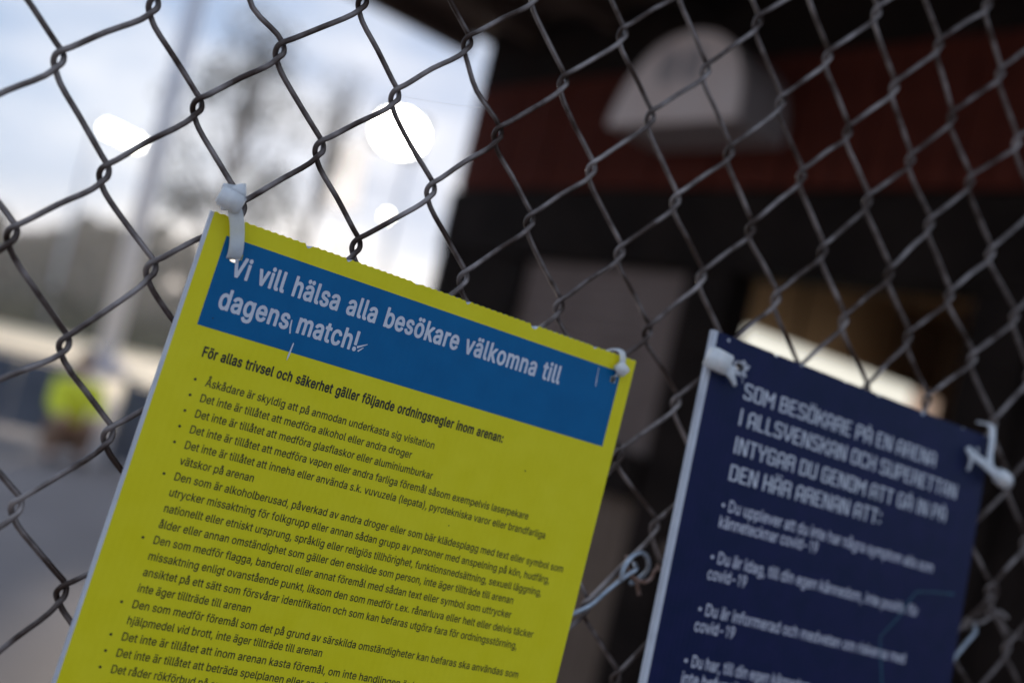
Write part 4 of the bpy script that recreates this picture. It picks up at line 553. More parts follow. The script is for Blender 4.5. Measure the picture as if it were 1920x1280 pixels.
for m in range(U0, U1):
    v = V0 + ((V0 - m) % 2)
    path = []
    while v <= V1:
        N = node(m, v)
        path += [N + np.array(c) * mm for c in LEFT]
        N2 = node(m + 1, v + 1)
        A = path[-1]; B = N2 + np.array(RIGHT[0]) * mm
        j = rng.uniform(-.5, .5)
        path.append(A + (B - A) * .10 + np.array([.35, -.05, -.15]) * mm)
        path.append(A + (B - A) * .48 + np.array([.3 + j, -.2, -.35 - j]) * mm)
        path.append(A + (B - A) * .86 + np.array([.8, -.1, -.9]) * mm)
        path += [N2 + np.array(c) * mm for c in RIGHT]
        N3 = node(m, v + 2)
        A = path[-1]; B = N3 + np.array(LEFT[0]) * mm
        j = rng.uniform(-.5, .5)
        bend = 1.0
        if (m, v + 2) == (0, 2): bend = 6.5      # strongly bowed strand at the top of the frame
        if (m, v + 2) == (4, 2 - 0): bend = 3.2
        path.append(A + (B - A) * .10 + np.array([-.2, .05, -.1]) * mm)
        path.append(A + (B - A) * .5 + np.array([-.5 + j, .2, -.5 + j]) * mm * bend)
        path.append(A + (B - A) * .86 + np.array([-1.1, .1, -.6]) * mm)
        v += 2
    pts = catmull(path, 3)
    b = MB().tube(pts, .00163, 9)
    o = b.build('wire', MAT['wire'], F, True)
    o.location = (-F.location.x, 0, 0)
# posts and top rail, well outside the frame
for x in (U0 * LATTICE_U - .02, U1 * LATTICE_U + .10):
    b = MB().tube([(x, .03, 0), (x, .03, 2.12)], .024, 14); o = b.build('post', MAT['mast'], F, True); o.location = (-F.location.x, 0, 0)
b = MB().tube([(U0 * LATTICE_U - .04, .03, 2.14), (U1 * LATTICE_U + .12, .03, 2.14)], .02, 14)
o = b.build('top_rail', MAT['mast'], F, True); o.location = (-F.location.x, 0, 0)

# ------------------------------------------------------------------ printed notices
def S3(c, s, t, lift=0.0):
    a, b = s / .297, t / .42
    C0, C1, C2, C3 = [np.array(q) for q in c]
    p = (C0 * (1 - a) + C1 * a) * (1 - b) + (C2 * (1 - a) + C3 * a) * b
    if lift:
        n = np.cross(C1 - C0, C2 - C0); n /= np.linalg.norm(n)
        if n[1] > 0: n = -n
        p = p + n * lift
    return p
def glyph_mesh(table):
    out = {}
    for ch, (adv, loops) in table.items():
        cu = bpy.data.curves.new('glyph', 'CURVE'); cu.dimensions = '2D'; cu.fill_mode = 'BOTH'
        for L in loops:
            P = [(L[i], L[i + 1]) for i in range(0, len(L), 2)]
            ar = abs(sum(P[i - 1][0] * P[i][1] - P[i][0] * P[i - 1][1] for i in range(len(P)))) / 2
            if len(P) < 4 or ar < 900: continue
            sp = cu.splines.new('POLY'); sp.points.add(len(P) - 1); sp.use_cyclic_u = True
            for k, p in enumerate(P): sp.points[k].co = (p[0] / 1000, p[1] / 1000, 0, 1)
        ob = bpy.data.objects.new('glyph', cu); COL.objects.link(ob)
        out[ch] = (adv / 1000, ob)
    bpy.context.view_layer.update()
    dg = bpy.context.evaluated_depsgraph_get(); res = {}
    for ch, (adv, ob) in out.items():
        me = bpy.data.meshes.new_from_object(ob.evaluated_get(dg))
        res[ch] = (adv, [q.co[:2] for q in me.vertices], [tuple(p.vertices) for p in me.polygons])
        bpy.data.meshes.remove(me)
    for ch, (adv, ob) in out.items():
        cu = ob.data; bpy.data.objects.remove(ob); bpy.data.curves.remove(cu)
    return res
GLYPH_REGULAR['1'] = [500, [[250, 0, 340, 0, 340, 712, 272, 712, 110, 610, 110, 520, 250, 600]]]
GR, GB = glyph_mesh(GLYPH_REGULAR), glyph_mesh(GLYPH_BOLD)
def text_on(sheet, parent, name, m, txt, G, em, s0, t0, s1, t1, lift=.00022, space=.26, skip=None):
    """set one line of type between two points of the sheet (metres from its top-left corner)"""
    x = 0; v = []; f = []
    for ch in txt:
        if ch == ' ': x += space; continue
        adv, gv, gf = G[ch]
        n0 = len(v)
        v += [(x + p[0], p[1]) for p in gv]; f += [tuple(i + n0 for i in q)[::-1] for q in gf]
        x += adv
    x0 = min(p[0] for p in v); x1 = max(p[0] for p in v)
    L = math.hypot(s1 - s0, t1 - t0); ux, ut = (s1 - s0) / L, (t1 - t0) / L
    k = L / (x1 - x0)
    P = []
    for (a, h) in v:
        a = (a - x0) * k; h = h * em
        P.append(S3(sheet, s0 + ux * a + 0 * h, t0 + ut * a - h, lift))
    return mesh_obj(name, P, f, m, parent)

def sheet_mesh(name, sheet, m_front, m_back, parent, thick, holes, ragged, seed, tl=None, margin=0.0, W=.297, H=.42):
    rg = random.Random(seed)
    nS = 300
    ss = sorted(set([round(W * i / nS, 6) for i in range(nS + 1)] + [margin]))
    ts = [0, .0007, .0016, .003, .006, .009, .011] + [.012 + .0008 * i for i in range(22)] + [.032, .037, .042, .047, .052, .057, .062] + [.075 + .015 * i for i in range(24)]
    ts = [t for t in ts if t < H] + [H]
    dent = [0.0] * len(ss)
    for i, s in enumerate(ss):
        dent[i] = ragged * (.5 + .5 * math.sin(2 * math.pi * s / .0043)) * (.85 + .3 * rg.random())
    if ragged:
        for c0, w, d in ((.058, .0022, .0016), (.083, .002, .0012), (.128, .0015, .001), (.164, .002, .0014), (.214, .0028, .0022), (.262, .0015, .0012)):
            for i, s in enumerate(ss): dent[i] += 1.3 * d * max(0, 1 - ((s - c0) / w) ** 2)
    V, UV, Fc, MI = [], [], [], []
    nx, ny = len(ss), len(ts)
    inside = lambda s, t: any(((s - a) / ra) ** 2 + ((t - b) / rb) ** 2 < 1 for a, b, ra, rb in holes)
    for side in (0, 1):
        for j, t in enumerate(ts):
            fall = max(0, 1 - t / .0035)
            for i, s in enumerate(ss):
                tt = t + dent[i] * fall * (1 if side == 0 else .3)
                V.append(S3(sheet, s, tt, 0 if side == 0 else -thick)); UV.append((s, t))
    idx = lambda side, i, j: side * nx * ny + j * nx + i
    for j in range(ny - 1):
        for i in range(nx - 1):
            if inside((ss[i] + ss[i + 1]) / 2, (ts[j] + ts[j + 1]) / 2): continue
            Fc.append((idx(0, i, j), idx(0, i, j + 1), idx(0, i + 1, j + 1), idx(0, i + 1, j)))
            MI.append(1 if (ss[i] + ss[i + 1]) / 2 < margin else 0)
            Fc.append((idx(1, i, j), idx(1, i + 1, j), idx(1, i + 1, j + 1), idx(1, i, j + 1))); MI.append(1)
    for i in range(nx - 1):
        for j, a in ((0, 0), (ny - 1, 1)):
            q = (idx(0, i, j), idx(0, i + 1, j), idx(1, i + 1, j), idx(1, i, j)); Fc.append(q if a == 0 else q[::-1]); MI.append(1)
    for j in range(ny - 1):
        for i, a in ((0, 0), (nx - 1, 1)):
            q = (idx(0, i, j), idx(1, i, j), idx(1, i, j + 1), idx(0, i, j + 1)); Fc.append(q if a == 0 else q[::-1]); MI.append(1)
    return mesh_obj(name, V, Fc, [m_front, m_back], parent, MI, False, UV), ss, ts

def panel_on(name, sheet, s0, s1, t0, t1, m, parent, holes, lift=.00012):
    ss = [s0 + (s1 - s0) * i / 275 for i in range(276)]; ts = [t0 + (t1 - t0) * j / 64 for j in range(65)]
    V = [S3(sheet, s, t, lift) for t in ts for s in ss]; UV = [(s, t) for t in ts for s in ss]
    inside = lambda s, t: any(((s - a) / ra) ** 2 + ((t - b) / rb) ** 2 < 1 for a, b, ra, rb in holes)
    n = len(ss); Fc = []
    for j in range(len(ts) - 1):
        for i in range(n - 1):
            if inside((ss[i] + ss[i + 1]) / 2, (ts[j] + ts[j + 1]) / 2): continue
            Fc.append((j * n + i, (j + 1) * n + i, (j + 1) * n + i + 1, j * n + i + 1))
    return mesh_obj(name, V, Fc, m, parent, None, False, UV)

def poly_on(name, sheet, polys, m, parent, lift=.0003):
    V, Fc = [], []
    for P in polys:
        n0 = len(V); V += [S3(sheet, s, t, lift) for s, t in P]; Fc.append(tuple(range(n0, n0 + len(P))))
    return mesh_obj(name, V, Fc, m, parent)
def dot(s, t, r, n=12): return [(s + r * math.cos(2 * math.pi * k / n), t + r * math.sin(2 * math.pi * k / n)) for k in range(n)]

NA = empty('yellow_notice', (0, 0, 0)); tag(NA, 'yellow and blue corrugated plastic notice of house rules in Swedish, cable-tied to the fence', 'sign')
hA = [(.0196, .0214, .0030, .0023), (.0226, .0196, .0016, .0016), (.2822, .0172, .0019, .0027)]
sheet_mesh('board', SHEET_A, MAT['yellow'], MAT['plastic'], NA, .0045, hA, .00060, 2, margin=.0018)
panel_on('blue_panel', SHEET_A, .0120, .2872, .0108, .0616, MAT['blue'], NA, hA)
H1 = text_on(SHEET_A, NA, 'heading_line', MAT['white_ink'], 'Vi vill hälsa alla besökare välkomna till', GB, .0158, .0200, .0306, .2424, .0312, .0003)
text_on(SHEET_A, NA, 'heading_line', MAT['white_ink'], 'dagens match!', GB, .0158, .0192, .0497, .1030, .0499, .0003)
text_on(SHEET_A, NA, 'bold_line', MAT['ink'], 'För allas trivsel och säkerhet gäller följande ordningsregler inom arenan:', GB, .0078, .0196, .0775, .2136, .0774)
BODY = [(1, 'Åskådare är skyldig att på anmodan underkasta sig visitation', 169.0, 92.6),
        (1, 'Det inte är tillåtet att medföra alkohol eller andra droger', 156.4, 101.6),
        (1, 'Det inte är tillåtet att medföra glasflaskor eller aluminiumburkar', 173.5, 110.5),
        (1, 'Det inte är tillåtet att medföra vapen eller andra farliga föremål såsom exempelvis laserpekare', 245.8, 119.8),
        (1, 'Det inte är tillåtet att inneha eller använda s.k. vuvuzela (lepata), pyrotekniska varor eller brandfarliga', 261.6, 128.9),
        (0, 'vätskor på arenan', 68.1, 136.9),
        (1, 'Den som är alkoholberusad, påverkad av andra droger eller som bär klädesplagg med text eller symbol som', 281.0, 147.1),
        (0, 'utrycker missaktning för folkgrupp eller annan sådan grupp av personer med anspelning på kön, hudfärg,', 273.1, 155.9),
        (0, 'nationellt eller etniskt ursprung, språklig eller religiös tillhörighet, funktionsnedsättning, sexuell läggning,', 269.6, 164.7),
        (0, 'ålder eller annan omständighet som gäller den enskilde som person, inte äger tillträde till arenan', 250.9, 173.2),
        (1, 'Den som medför flagga, banderoll eller annat föremål med sådan text eller symbol som uttrycker', 252.1, 182.2),
        (0, 'missaktning enligt ovanstående punkt, liksom den som medför t.ex. rånarluva eller helt eller delvis täcker', 271.4, 191.5),
        (0, 'ansiktet på ett sätt som försvårar identifikation och som kan befaras utgöra fara för ordningsstörning,', 261.9, 200.4),
        (0, 'inte äger tillträde till arenan', 88.8, 207.9),
        (1, 'Den som medför föremål som det på grund av särskilda omständigheter kan befaras ska användas som', 268.1, 217.9),
        (0, 'hjälpmedel vid brott, inte äger tillträde till arenan', 137.2, 225.3),
        (1, 'Det inte är tillåtet att inom arenan kasta föremål, om inte handlingen är befogad', 218, 235.2),
        (1, 'Det inte är tillåtet att beträda spelplanen eller angränsande områden', 185, 243.6),
        (1, 'Det råder rökförbud på arenan', 95, 252.1),
        (0, 'arenan', 45, 260.9)]
for i, (bl, tx, se, te) in enumerate(BODY):
    t0 = .0926 + .00885 * i
    text_on(SHEET_A, NA, 'text_line', MAT['ink'], tx, GR, .0062, .0263, t0, se / 1000, te / 1000, .0002)
    if bl: poly_on('bullet', SHEET_A, [dot(.0203, t0 - .0022, .00075)], MAT['ink'], NA, .0002)
# small scuffs through the ink down to white plastic
poly_on('scratch', SHEET_A, [[(.0610, .0440), (.0617, .0437), (.0622, .0480), (.0630, .0515), (.0622, .0516), (.0612, .0480)],
        [(.0660, .0560), (.0667, .0562), (.0662, .0640), (.0655, .0668), (.0652, .0640)],
        [(.1030, .0470), (.1090, .0440), (.1092, .0444), (.1036, .0482)], [(.1040, .0494), (.1072, .0466), (.1074, .0470), (.1048, .0500)]], MAT['white_ink'], NA, .00034)
poly_on('scratch', SHEET_A, [[(.2690, .0125), (.2694, .0125), (.2697, .0190), (.2703, .0212), (.2704, .0250), (.2700, .0252), (.2695, .0215), (.2692, .0190)]], MAT['white_ink'], NA, .00034)
poly_on('speck', SHEET_A, [dot(.0190, .0560, .0004, 8), dot(.1930, .1350, .0004, 8), dot(.2350, .0905, .0005, 8), dot(.1570, .0330, .0003, 8)], MAT['ink'], NA, .0003)

NB = empty('dark_blue_notice', (0, 0, 0)); tag(NB, 'dark navy corrugated plastic covid-19 notice with white lettering, right of the yellow one', 'sign')
hB = [(.0275, .0190, .0042, .0030), (.2860, .0200, .0022, .0026)]
sheet_mesh('board', SHEET_B, MAT['navy'], MAT['plastic'], NB, .0048, hB, .00022, 9, margin=.0034)

# condensed square-shouldered capitals drawn as strokes on a 5 x 10 grid
_ = None
STROKE = {
 'S': (5, [[(4.4, 8.2), (4.4, 9), (3.9, 9.5), (1.1, 9.5), (.5, 8.9), (.5, 6.4), (1.1, 5.6), (3.9, 4.5), (4.5, 3.7), (4.5, 1.1), (3.9, .5), (1.1, .5), (.5, 1.1), (.5, 2)]]),
 'O': (5, [[(1.1, 9.5), (3.9, 9.5), (4.5, 8.9), (4.5, 1.1), (3.9, .5), (1.1, .5), (.5, 1.1), (.5, 8.9), (1.1, 9.5), (3.9, 9.5)]]),
 'M': (6.2, [[(.5, 0), (.5, 9.5), (3.1, 4.0), (5.7, 9.5), (5.7, 0)]]),
 'B': (5, [[(.5, .5), (.5, 9.5), (3.7, 9.5), (4.3, 8.9), (4.3, 6), (3.7, 5.2), (4.5, 4.3), (4.5, 1.1), (3.9, .5), (.5, .5)], [(.5, 5.2), (3.7, 5.2)]]),
 'E': (4.4, [[(4.1, 9.5), (.5, 9.5), (.5, .5), (4.1, .5)], [(.5, 5.1), (3.6, 5.1)]]),
 'K': (5, [[(.5, 0), (.5, 10)], [(.5, 4.8), (1.9, 5.0), (4.4, 8.4), (4.4, 10)], [(1.9, 5.0), (4.5, 1.8), (4.5, 0)]]),
 'A': (5, [[(.5, 0), (.5, 8.2), (1.8, 9.5), (3.2, 9.5), (4.5, 8.2), (4.5, 0)], [(.5, 3.8), (4.5, 3.8)]]),
 'R': (5, [[(.5, 0), (.5, 9.5), (3.9, 9.5), (4.5, 8.9), (4.5, 5.6), (3.9, 4.9), (.5, 4.9)], [(3.0, 4.9), (4.5, 3.6), (4.5, 0)]]),
 'P': (4.8, [[(.5, 0), (.5, 9.5), (3.9, 9.5), (4.5, 8.9), (4.5, 5.1), (3.9, 4.4), (.5, 4.4)]]),
 'N': (5.2, [[(.5, 0), (.5, 9.5), (1.1, 9.5), (4.1, .5), (4.7, .5), (4.7, 10)]]),
 'I': (1.6, [[(.8, 0), (.8, 10)]]),
 'L': (4.0, [[(.5, 10), (.5, .5), (3.8, .5)]]),
 'V': (5, [[(.5, 10), (.5, 5.5), (2.5, .5), (4.5, 5.5), (4.5, 10)]]),
 'C': (4.8, [[(4.4, 7.6), (4.4, 8.9), (3.8, 9.5), (1.1, 9.5), (.5, 8.9), (.5, 1.1), (1.1, .5), (3.8, .5), (4.4, 1.1), (4.4, 2.4)]]),
 'H': (5, [[(.5, 0), (.5, 10)], [(4.5, 0), (4.5, 10)], [(.5, 5.0), (4.5, 5.0)]]),
 'U': (5, [[(.5, 10), (.5, 1.1), (1.1, .5), (3.9, .5), (4.5, 1.1), (4.5, 10)]]),
 'T': (4.6, [[(.1, 9.5), (4.5, 9.5)], [(2.3, 9.5), (2.3, 0)]]),
 'Y': (4.8, [[(.5, 10), (.5, 7), (2.4, 4.6), (4.3, 7), (4.3, 10)], [(2.4, 4.6), (2.4, 0)]]),
 'G': (5, [[(4.4, 7.8), (4.4, 8.9), (3.8, 9.5), (1.1, 9.5), (.5, 8.9), (.5, 1.1), (1.1, .5), (3.9, .5), (4.5, 1.1), (4.5, 4.8), (2.6, 4.8)]]),
 'D': (5, [[(.5, .5), (.5, 9.5), (3.5, 9.5), (4.5, 8.5), (4.5, 1.5), (3.5, .5), (.5, .5)]]),
 ':': (1.6, [[(.8, 1.0), (.8, 2.4)], [(.8, 6.6), (.8, 8.0)]]),
}
def stroke_line(sheet, parent, txt, em, s0, t0, s1, t1, m, wt=.60, lift=.00025):
    v, f = [], []; x = 0
    def bar(a, b):
        a = Vector(a); b = Vector(b); d = (b - a).normalized() * wt; q = Vector((-d.y, d.x)); n0 = len(v)
        a2, b2 = a - d * .55, b + d * .55
        v.extend([tuple(a2 + q), tuple(a2 - q), tuple(b2 - q), tuple(b2 + q)]); f.append((n0, n0 + 1, n0 + 2, n0 + 3))
    for ch in txt:
        if ch == ' ': x += 2.6; continue
        base = {'Ö': 'O', 'Ä': 'A', 'Å': 'A'}.get(ch, ch); w, S_ = STROKE[base]
        for st in S_:
            for a, b in zip(st, st[1:]): bar((x + a[0], a[1]), (x + b[0], b[1]))
        if ch in 'ÖÄ':
            bar((x + 1.3, 11.3), (x + 1.3, 12.0)); bar((x + 3.7, 11.3), (x + 3.7, 12.0))
        if ch == 'Å': bar((x + 2.1, 11.6), (x + 2.9, 11.6))
        x += w + 1.25
    x0 = min(p[0] for p in v); x1 = max(p[0] for p in v); L = math.hypot(s1 - s0, t1 - t0); k = L / (x1 - x0)
    ux, ut = (s1 - s0) / L, (t1 - t0) / L; P = []
    for i, (a, h) in enumerate(v):
        a = (a - x0) * k; h = h * em / 10
        P.append(S3(sheet, s0 + ux * a, t0 + ut * a - h, lift + .000004 * ((i // 4) % 9)))
    return mesh_obj('heading_line', P, f, m, parent)
for tx, a, b in (('SOM BESÖKARE PÅ EN ARENA', (35.4, 39.0), (237.0, 39.1)), ('I ALLSVENSKAN OCH SUPERETTAN', (36.2, 57.8), (266.8, 58.3)),
                 ('INTYGAR DU GENOM ATT GÅ IN PÅ', (36.6, 77.9), (259.0, 79.0)), ('DEN HÄR ARENAN ATT:', (36.8, 97.5), (188.2, 96.6))):
    stroke_line(SHEET_B, NB, tx, .0112, a[0] / 1000, a[1] / 1000, b[0] / 1000, b[1] / 1000, MAT['white_ink'])
for bl, tx, a, b in ((1, 'Du upplever att du inte har några symptom alls som', (42.0, 119.3), (254.3, 121.6)), (0, 'kännetecknar covid-19', (36.3, 131.4), (130.0, 131.2)),
                     (1, 'Du är idag, till din egen kännedom, inte positiv för', (41.4, 156.3), (245.8, 158.8)), (0, 'covid-19', (35.1, 168.3), (69.8, 168.2)),
                     (1, 'Du är informerad och medveten om riskerna med', (39.6, 193.3), (240.4, 197.4)), (0, 'covid-19', (32.8, 205.1), (68.0, 205.3)),
                     (1, 'Du har, till din egen kännedom,', (36.4, 229.8), (149.5, 233.0)), (0, 'inte befunnit dig', (30.5, 242.0), (96, 243.5))):
    tx = ''.join(c if c in GR else 'o' for c in tx if c in GR or c == ' ') if any(c not in GR and c != ' ' for c in tx) else tx
    text_on(SHEET_B, NB, 'text_line', MAT['pale_ink'], tx, GR, .0116, a[0] / 1000, a[1] / 1000, b[0] / 1000, b[1] / 1000, .00022)
    if bl: poly_on('bullet', SHEET_B, [dot((a[0] - 5.2) / 1000, (a[1] - 3.6) / 1000, .0013)], MAT['pale_ink'], NB, .0002)
def line_on(name, sheet, P, w, m, parent, lift=.0003):
    V, Fc = [], []
    for (a, b) in zip(P, P[1:]):
        d = Vector((b[0] - a[0], b[1] - a[1])).normalized() * w / 2; q = (-d.y, d.x); n0 = len(V)
        V += [S3(sheet, a[0] + q[0], a[1] + q[1], lift), S3(sheet, a[0] - q[0], a[1] - q[1], lift), S3(sheet, b[0] - q[0], b[1] - q[1], lift), S3(sheet, b[0] + q[0], b[1] + q[1], lift)]
        Fc.append((n0, n0 + 1, n0 + 2, n0 + 3))
    return mesh_obj(name, V, Fc, m, parent)
line_on('teal_line', SHEET_B, [(.284, .1335), (.2590, .1362), (.2400, .1395), (.2320, .1507), (.2252, .1626), (.2093, .1806), (.2106, .1862), (.2196, .2161), (.23, .28)], .0014, MAT['teal_ink'], NB)
line_on('crease', SHEET_B, [(.03, .0225), (.033, .029)], .0006, MAT['plastic'], NB)
poly_on('scratch', SHEET_B, [dot(.0135, .0035, .0012, 7), [(.281, .012), (.283, .011), (.285, .0155), (.282, .016)]], MAT['plastic'], NB)

# ------------------------------------------------------------------ torn plastic round the holes of the navy notice
def shards(name, sheet, cs, ct, r, seed, n, parent, m, spread=1.0):
    rg = random.Random(seed); V, Fc = [], []
    for k in range(n):
        a = 2 * math.pi * k / n + rg.uniform(-.2, .2); w = .32
        ri = r * rg.uniform(.5, .75); ro = r * rg.uniform(1.15, 1.9) * spread; l1 = rg.uniform(.001, .0026)
        n0 = len(V)
        V += [S3(sheet, cs + r * math.cos(a - w), ct + r * .75 * math.sin(a - w), .0003), S3(sheet, cs + r * math.cos(a + w), ct + r * .75 * math.sin(a + w), .0003),
              S3(sheet, cs + ro * math.cos(a + .1), ct + ro * .8 * math.sin(a + .1), l1), S3(sheet, cs + ro * math.cos(a - .15), ct + ro * .8 * math.sin(a - .15), l1 * .8)]
        Fc.append((n0, n0 + 1, n0 + 2, n0 + 3))
    return mesh_obj(name, V, Fc, m, parent)
shards('torn_edge', SHEET_B, .0275, .0190, .0042, 3, 13, NB, MAT['plastic'], 1.1)
shards('torn_edge', SHEET_B, .2860, .0200, .0022, 5, 7, NB, MAT['plastic'])
shards('torn_edge', SHEET_A, .2822, .0172, .0021, 8, 6, NA, MAT['plastic'], .7)
shards('torn_edge', SHEET_A, .0205, .0205, .0024, 6, 5, NA, MAT['plastic'], .8)

# ------------------------------------------------------------------ cable ties
def ribbon(pts, side, w, th, n=5):
    P = catmull(pts, n); b = MB(); V = []; ws = w if isinstance(w, (list, tuple)) else None
    for i, p in enumerate(P):
        t = P[min(i + 1, len(P) - 1)] - P[max(i - 1, 0)]; t = t / np.linalg.norm(t)
        s = np.array(side, float); s = s - t * s.dot(t); s /= np.linalg.norm(s); nn = np.cross(t, s)
        ww = w if ws is None else ws[0] + (ws[1] - ws[0]) * i / (len(P) - 1)
        e = .28
        for a, c in ((-.5, -e), (-.5 + .07, -.5), (.5 - .07, -.5), (.5, -e), (.5, e), (.5 - .07, .5), (-.5 + .07, .5), (-.5, e)):
            V.append(p + s * a * ww + nn * c * th)
    Fc = []; m = 8
    for i in range(len(P) - 1):
        for k in range(m):
            Fc.append((i * m + k, i * m + (k + 1) % m, (i + 1) * m + (k + 1) % m, (i + 1) * m + k))
    Fc.append(tuple(range(m))[::-1]); Fc.append(tuple((len(P) - 1) * m + k for k in range(m)))
    b.add(V, Fc); return b
def head_block(size, c=.0012, taper=.85):
    bm = bmesh.new(); bmesh.ops.create_cube(bm, size=1)
    for q in bm.verts:
        k = taper if q.co.y < 0 else 1.0
        q.co = Vector((q.co.x * size[0] * k, q.co.y * size[1], q.co.z * size[2] * k))
    bmesh.ops.bevel(bm, geom=bm.edges[:], offset=c, segments=3, affect='EDGES')
    return bm
def block_obj(name, bm, loc, rot, m, parent):
    me = bpy.data.meshes.new(name); bm.to_mesh(me); bm.free(); me.materials.append(m)
    me.polygons.foreach_set('use_smooth', [True] * len(me.polygons))
    o = bpy.data.objects.new(name, me); COL.objects.link(o); o.parent = parent; o.location = loc; o.rotation_euler = rot
    return o
grp = 'cable ties holding the notices'
T1 = empty('cable_tie', (0, 0, 0)); tag(T1, 'large white nylon cable tie over the top-left corner of the yellow notice', 'cable tie', grp)
ribbon([(.0352, .004, 1.5865), (.0360, -.0125, 1.5862), (.0355, -.0160, 1.5905), (.0342, -.0165, 1.598), (.0318, -.0180, 1.6055), (.0290, -.0190, 1.6110)],
       (1, -.1, .25), .0078, .0014).build('strap', MAT['nylon'], T1, True)
block_obj('head', head_block((.0142, .0090, .0120), .0012, .86), (.0262, -.0190, 1.6150), (R(12), R(14), R(-6)), MAT['nylon'], T1)
ribbon([(.0262, -.0150, 1.6155), (.0268, -.0100, 1.6215), (.0270, .001, 1.6252), (.0275, .0055, 1.6230), (.030, .006, 1.612)], (1, 0, .15), .0078, .0014).build('strap', MAT['nylon'], T1, True)
ribbon([(.0266, -.0205, 1.6190), (.0290, -.0208, 1.6212), (.0322, -.0205, 1.6222)], (-.25, 0, 1), (.0066, .0075), .0016).build('cut_tail', MAT['nylon'], T1, True)
T2 = empty('cable_tie', (0, 0, 0)); tag(T2, 'small white cable tie at the top-right corner of the yellow notice', 'cable tie', grp)
ribbon([(.2955, .004, 1.5745), (.2948, -.0125, 1.5750), (.2948, -.0150, 1.5775)], (1, 0, .2), .0026, .0012).build('strap', MAT['nylon'], T2, True)
ribbon([(.2950, -.0165, 1.5820), (.2950, -.0160, 1.5870), (.2946, -.0140, 1.5912), (.2946, -.006, 1.5930), (.2950, .005, 1.5910)], (1, 0, .25), .0043, .0012).build('strap', MAT['nylon'], T2, True)
block_obj('head', head_block((.0090, .0070, .0082), .0009, .88), (.2954, -.0168, 1.5806), (R(8), R(38), R(-12)), MAT['nylon'], T2)
T3 = empty('cable_tie', (0, 0, 0)); tag(T3, 'chunky white cable tie clamped over the left edge of the navy notice', 'cable tie', grp)
block_obj('head', head_block((.0158, .0122, .0152), .0011, .94), (.3700, -.0190, 1.6030), (R(4), R(12), R(-10)), MAT['nylon'], T3)
ribbon([(.3760, -.0178, 1.6020), (.3830, -.0170, 1.6000), (.3895, -.0150, 1.5990), (.3925, -.0110, 1.6000), (.3935, .003, 1.6002)], (.15, -.1, 1), .0060, .0016).build('strap', MAT['nylon'], T3, True)
ribbon([(.3800, -.0185, 1.5985), (.3840, -.0190, 1.5950), (.3900, -.0175, 1.5895)], (.8, 0, .9), (.0075, .0028), .0016).build('cut_tail', MAT['nylon'], T3, True)
T4 = empty('cable_tie', (0, 0, 0)); tag(T4, 'white cable tie with a long slanting head at the top-right corner of the navy notice', 'cable tie', grp)
block_obj('head', head_block((.0160, .0105, .0130), .0022, .85), (.6800, -.0230, 1.5725), (R(6), R(24), R(-8)), MAT['nylon'], T4)
ribbon([(.6420, -.0135, 1.5905), (.6440, -.0170, 1.5860), (.6540, -.0210, 1.5815), (.6680, -.0225, 1.5760), (.6780, -.0230, 1.5730)], (.2, 0, 1), (.0045, .0085), .0018).build('strap', MAT['nylon'], T4, True)
ribbon([(.6435, -.0165, 1.5870), (.6445, -.0175, 1.5800), (.6450, -.0160, 1.5720)], (1, 0, 0), (.0050, .0022), .0014).build('cut_tail', MAT['nylon'], T4, True)
ribbon([(.6640, -.0215, 1.5790), (.6645, -.0185, 1.5880), (.6660, -.0165, 1.5990), (.6700, -.010, 1.6130), (.672, .004, 1.615)], (1, 0, .1), .0062, .0014).build('strap', MAT['nylon'], T4, True)

# ------------------------------------------------------------------ twisted tie wires
W1 = empty('tie_wire', (0, 0, 0)); tag(W1, 'bright looped tie wire knotted between the yellow and navy notices', 'wire')
def strand(parent, pts, y, r=.0016, m='new_wire', n=5):
    P = [(p[0], (p[2] if len(p) > 2 else y), p[1]) for p in pts]
    return MB().tube(catmull(P, n), r, 9).build('strand', MAT[m], parent, True)
strand(W1, [(.2982, 1.4045, .0035), (.3080, 1.4125, -.003), (.3144, 1.4172), (.3215, 1.4215), (.3300, 1.4305), (.3390, 1.4395), (.3460, 1.4455), (.3515, 1.4500), (.3545, 1.4525, .003)], -.0045, .0017)
strand(W1, [(.3382, 1.4415, -.009), (.3378, 1.4470, -.009), (.3400, 1.4540, -.0085), (.3455, 1.4598, -.007), (.3530, 1.4618, -.005), (.3600, 1.4585), (.3640, 1.4520, -.001), (.3648, 1.4460, .003), (.3620, 1.4405, .006), (.3560, 1.4380, .004)], -.003, .00175)
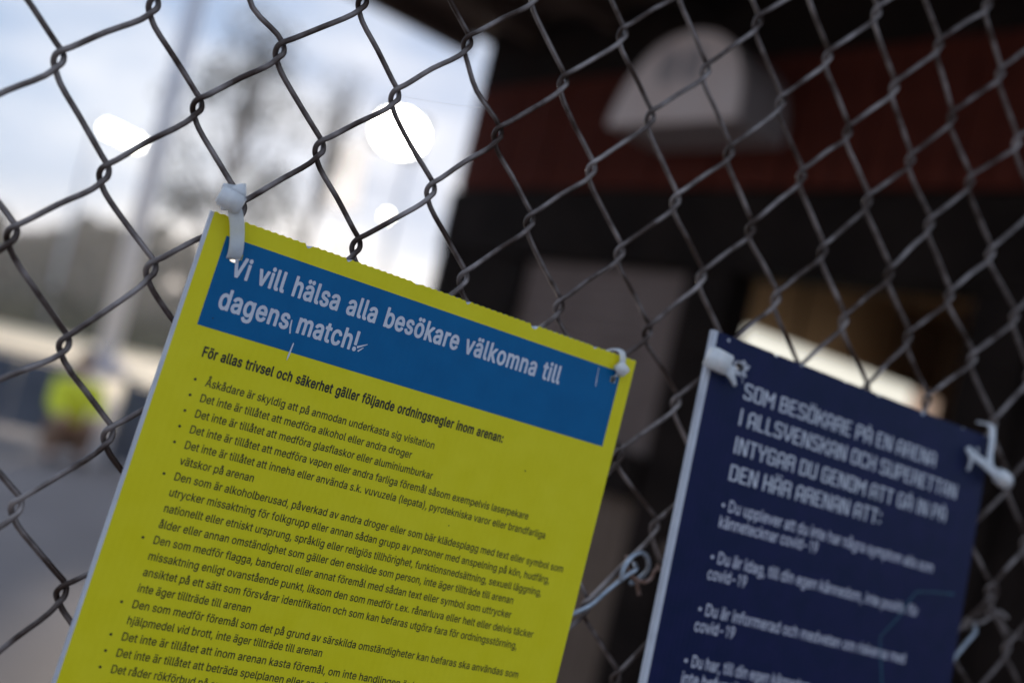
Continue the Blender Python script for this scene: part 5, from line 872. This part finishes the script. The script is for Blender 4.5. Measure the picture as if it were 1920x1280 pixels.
strand(W1, [(.3520, 1.4440, -.004), (.3560, 1.4425), (.3605, 1.4425), (.3645, 1.4455), (.3660, 1.4510), (.3690, 1.4530), (.3725, 1.4515), (.3750, 1.4535, .004)], -.006, .0014, 'rusty')
strand(W1, [(.3475, 1.4570, .004), (.3490, 1.4500, .003), (.3530, 1.4440, .001), (.3600, 1.4400, .004), (.3660, 1.4310, .005)], .003, .0016, 'rusty')
W2 = empty('tie_wire', (0, 0, 0)); tag(W2, 'dull kinked tie wire knotted right of the navy notice near the picture edge', 'wire')
strand(W2, [(.7231, 1.4834), (.7262, 1.4780), (.7240, 1.4700), (.7180, 1.4620), (.7100, 1.4560), (.7030, 1.4550), (.6985, 1.4500), (.6970, 1.4420)], -.005, .0016, 'wire')
strand(W2, [(.7120, 1.4460, -.002), (.7081, 1.4410), (.7010, 1.4320), (.6912, 1.4202), (.6850, 1.4100)], -.006, .0016, 'new_wire')
strand(W2, [(.7040, 1.4490, .003), (.7120, 1.4475), (.7250, 1.4490), (.7380, 1.4560), (.7480, 1.4530), (.7560, 1.4470), (.7700, 1.4420), (.7850, 1.4400)], .002, .0016, 'wire')
strand(W2, [(.7150, 1.4600, -.002), (.7260, 1.4590), (.7380, 1.4540, .004), (.7460, 1.4600, .004), (.7560, 1.4560)], .001, .0015, 'wire')

# ------------------------------------------------------------------ cobweb threads caught in the mesh
def thread(p, q, sag, label):
    P = [Vector(p).lerp(Vector(q), k / 10) - Vector((0, 0, sag * 4 * (k / 10) * (1 - k / 10))) for k in range(11)]
    o = MB().tube(P, .00005, 4).build('spider_thread', MAT['silk'], None)
    return tag(o, label, 'spider thread', 'spider threads on the fence')
def fpt(u, v, y=0): q = node(0, 0); return (u * LATTICE_U, y, v * LATTICE_V + LATTICE_Z)
thread(fpt(1.75, -.35), fpt(3.0, -.95), .001, 'spider thread in the mesh just above the top edge of the yellow notice')
thread(fpt(2.9, 1.0), fpt(4.6, 1.25), .001, 'spider thread beside the stand-in sun disc')
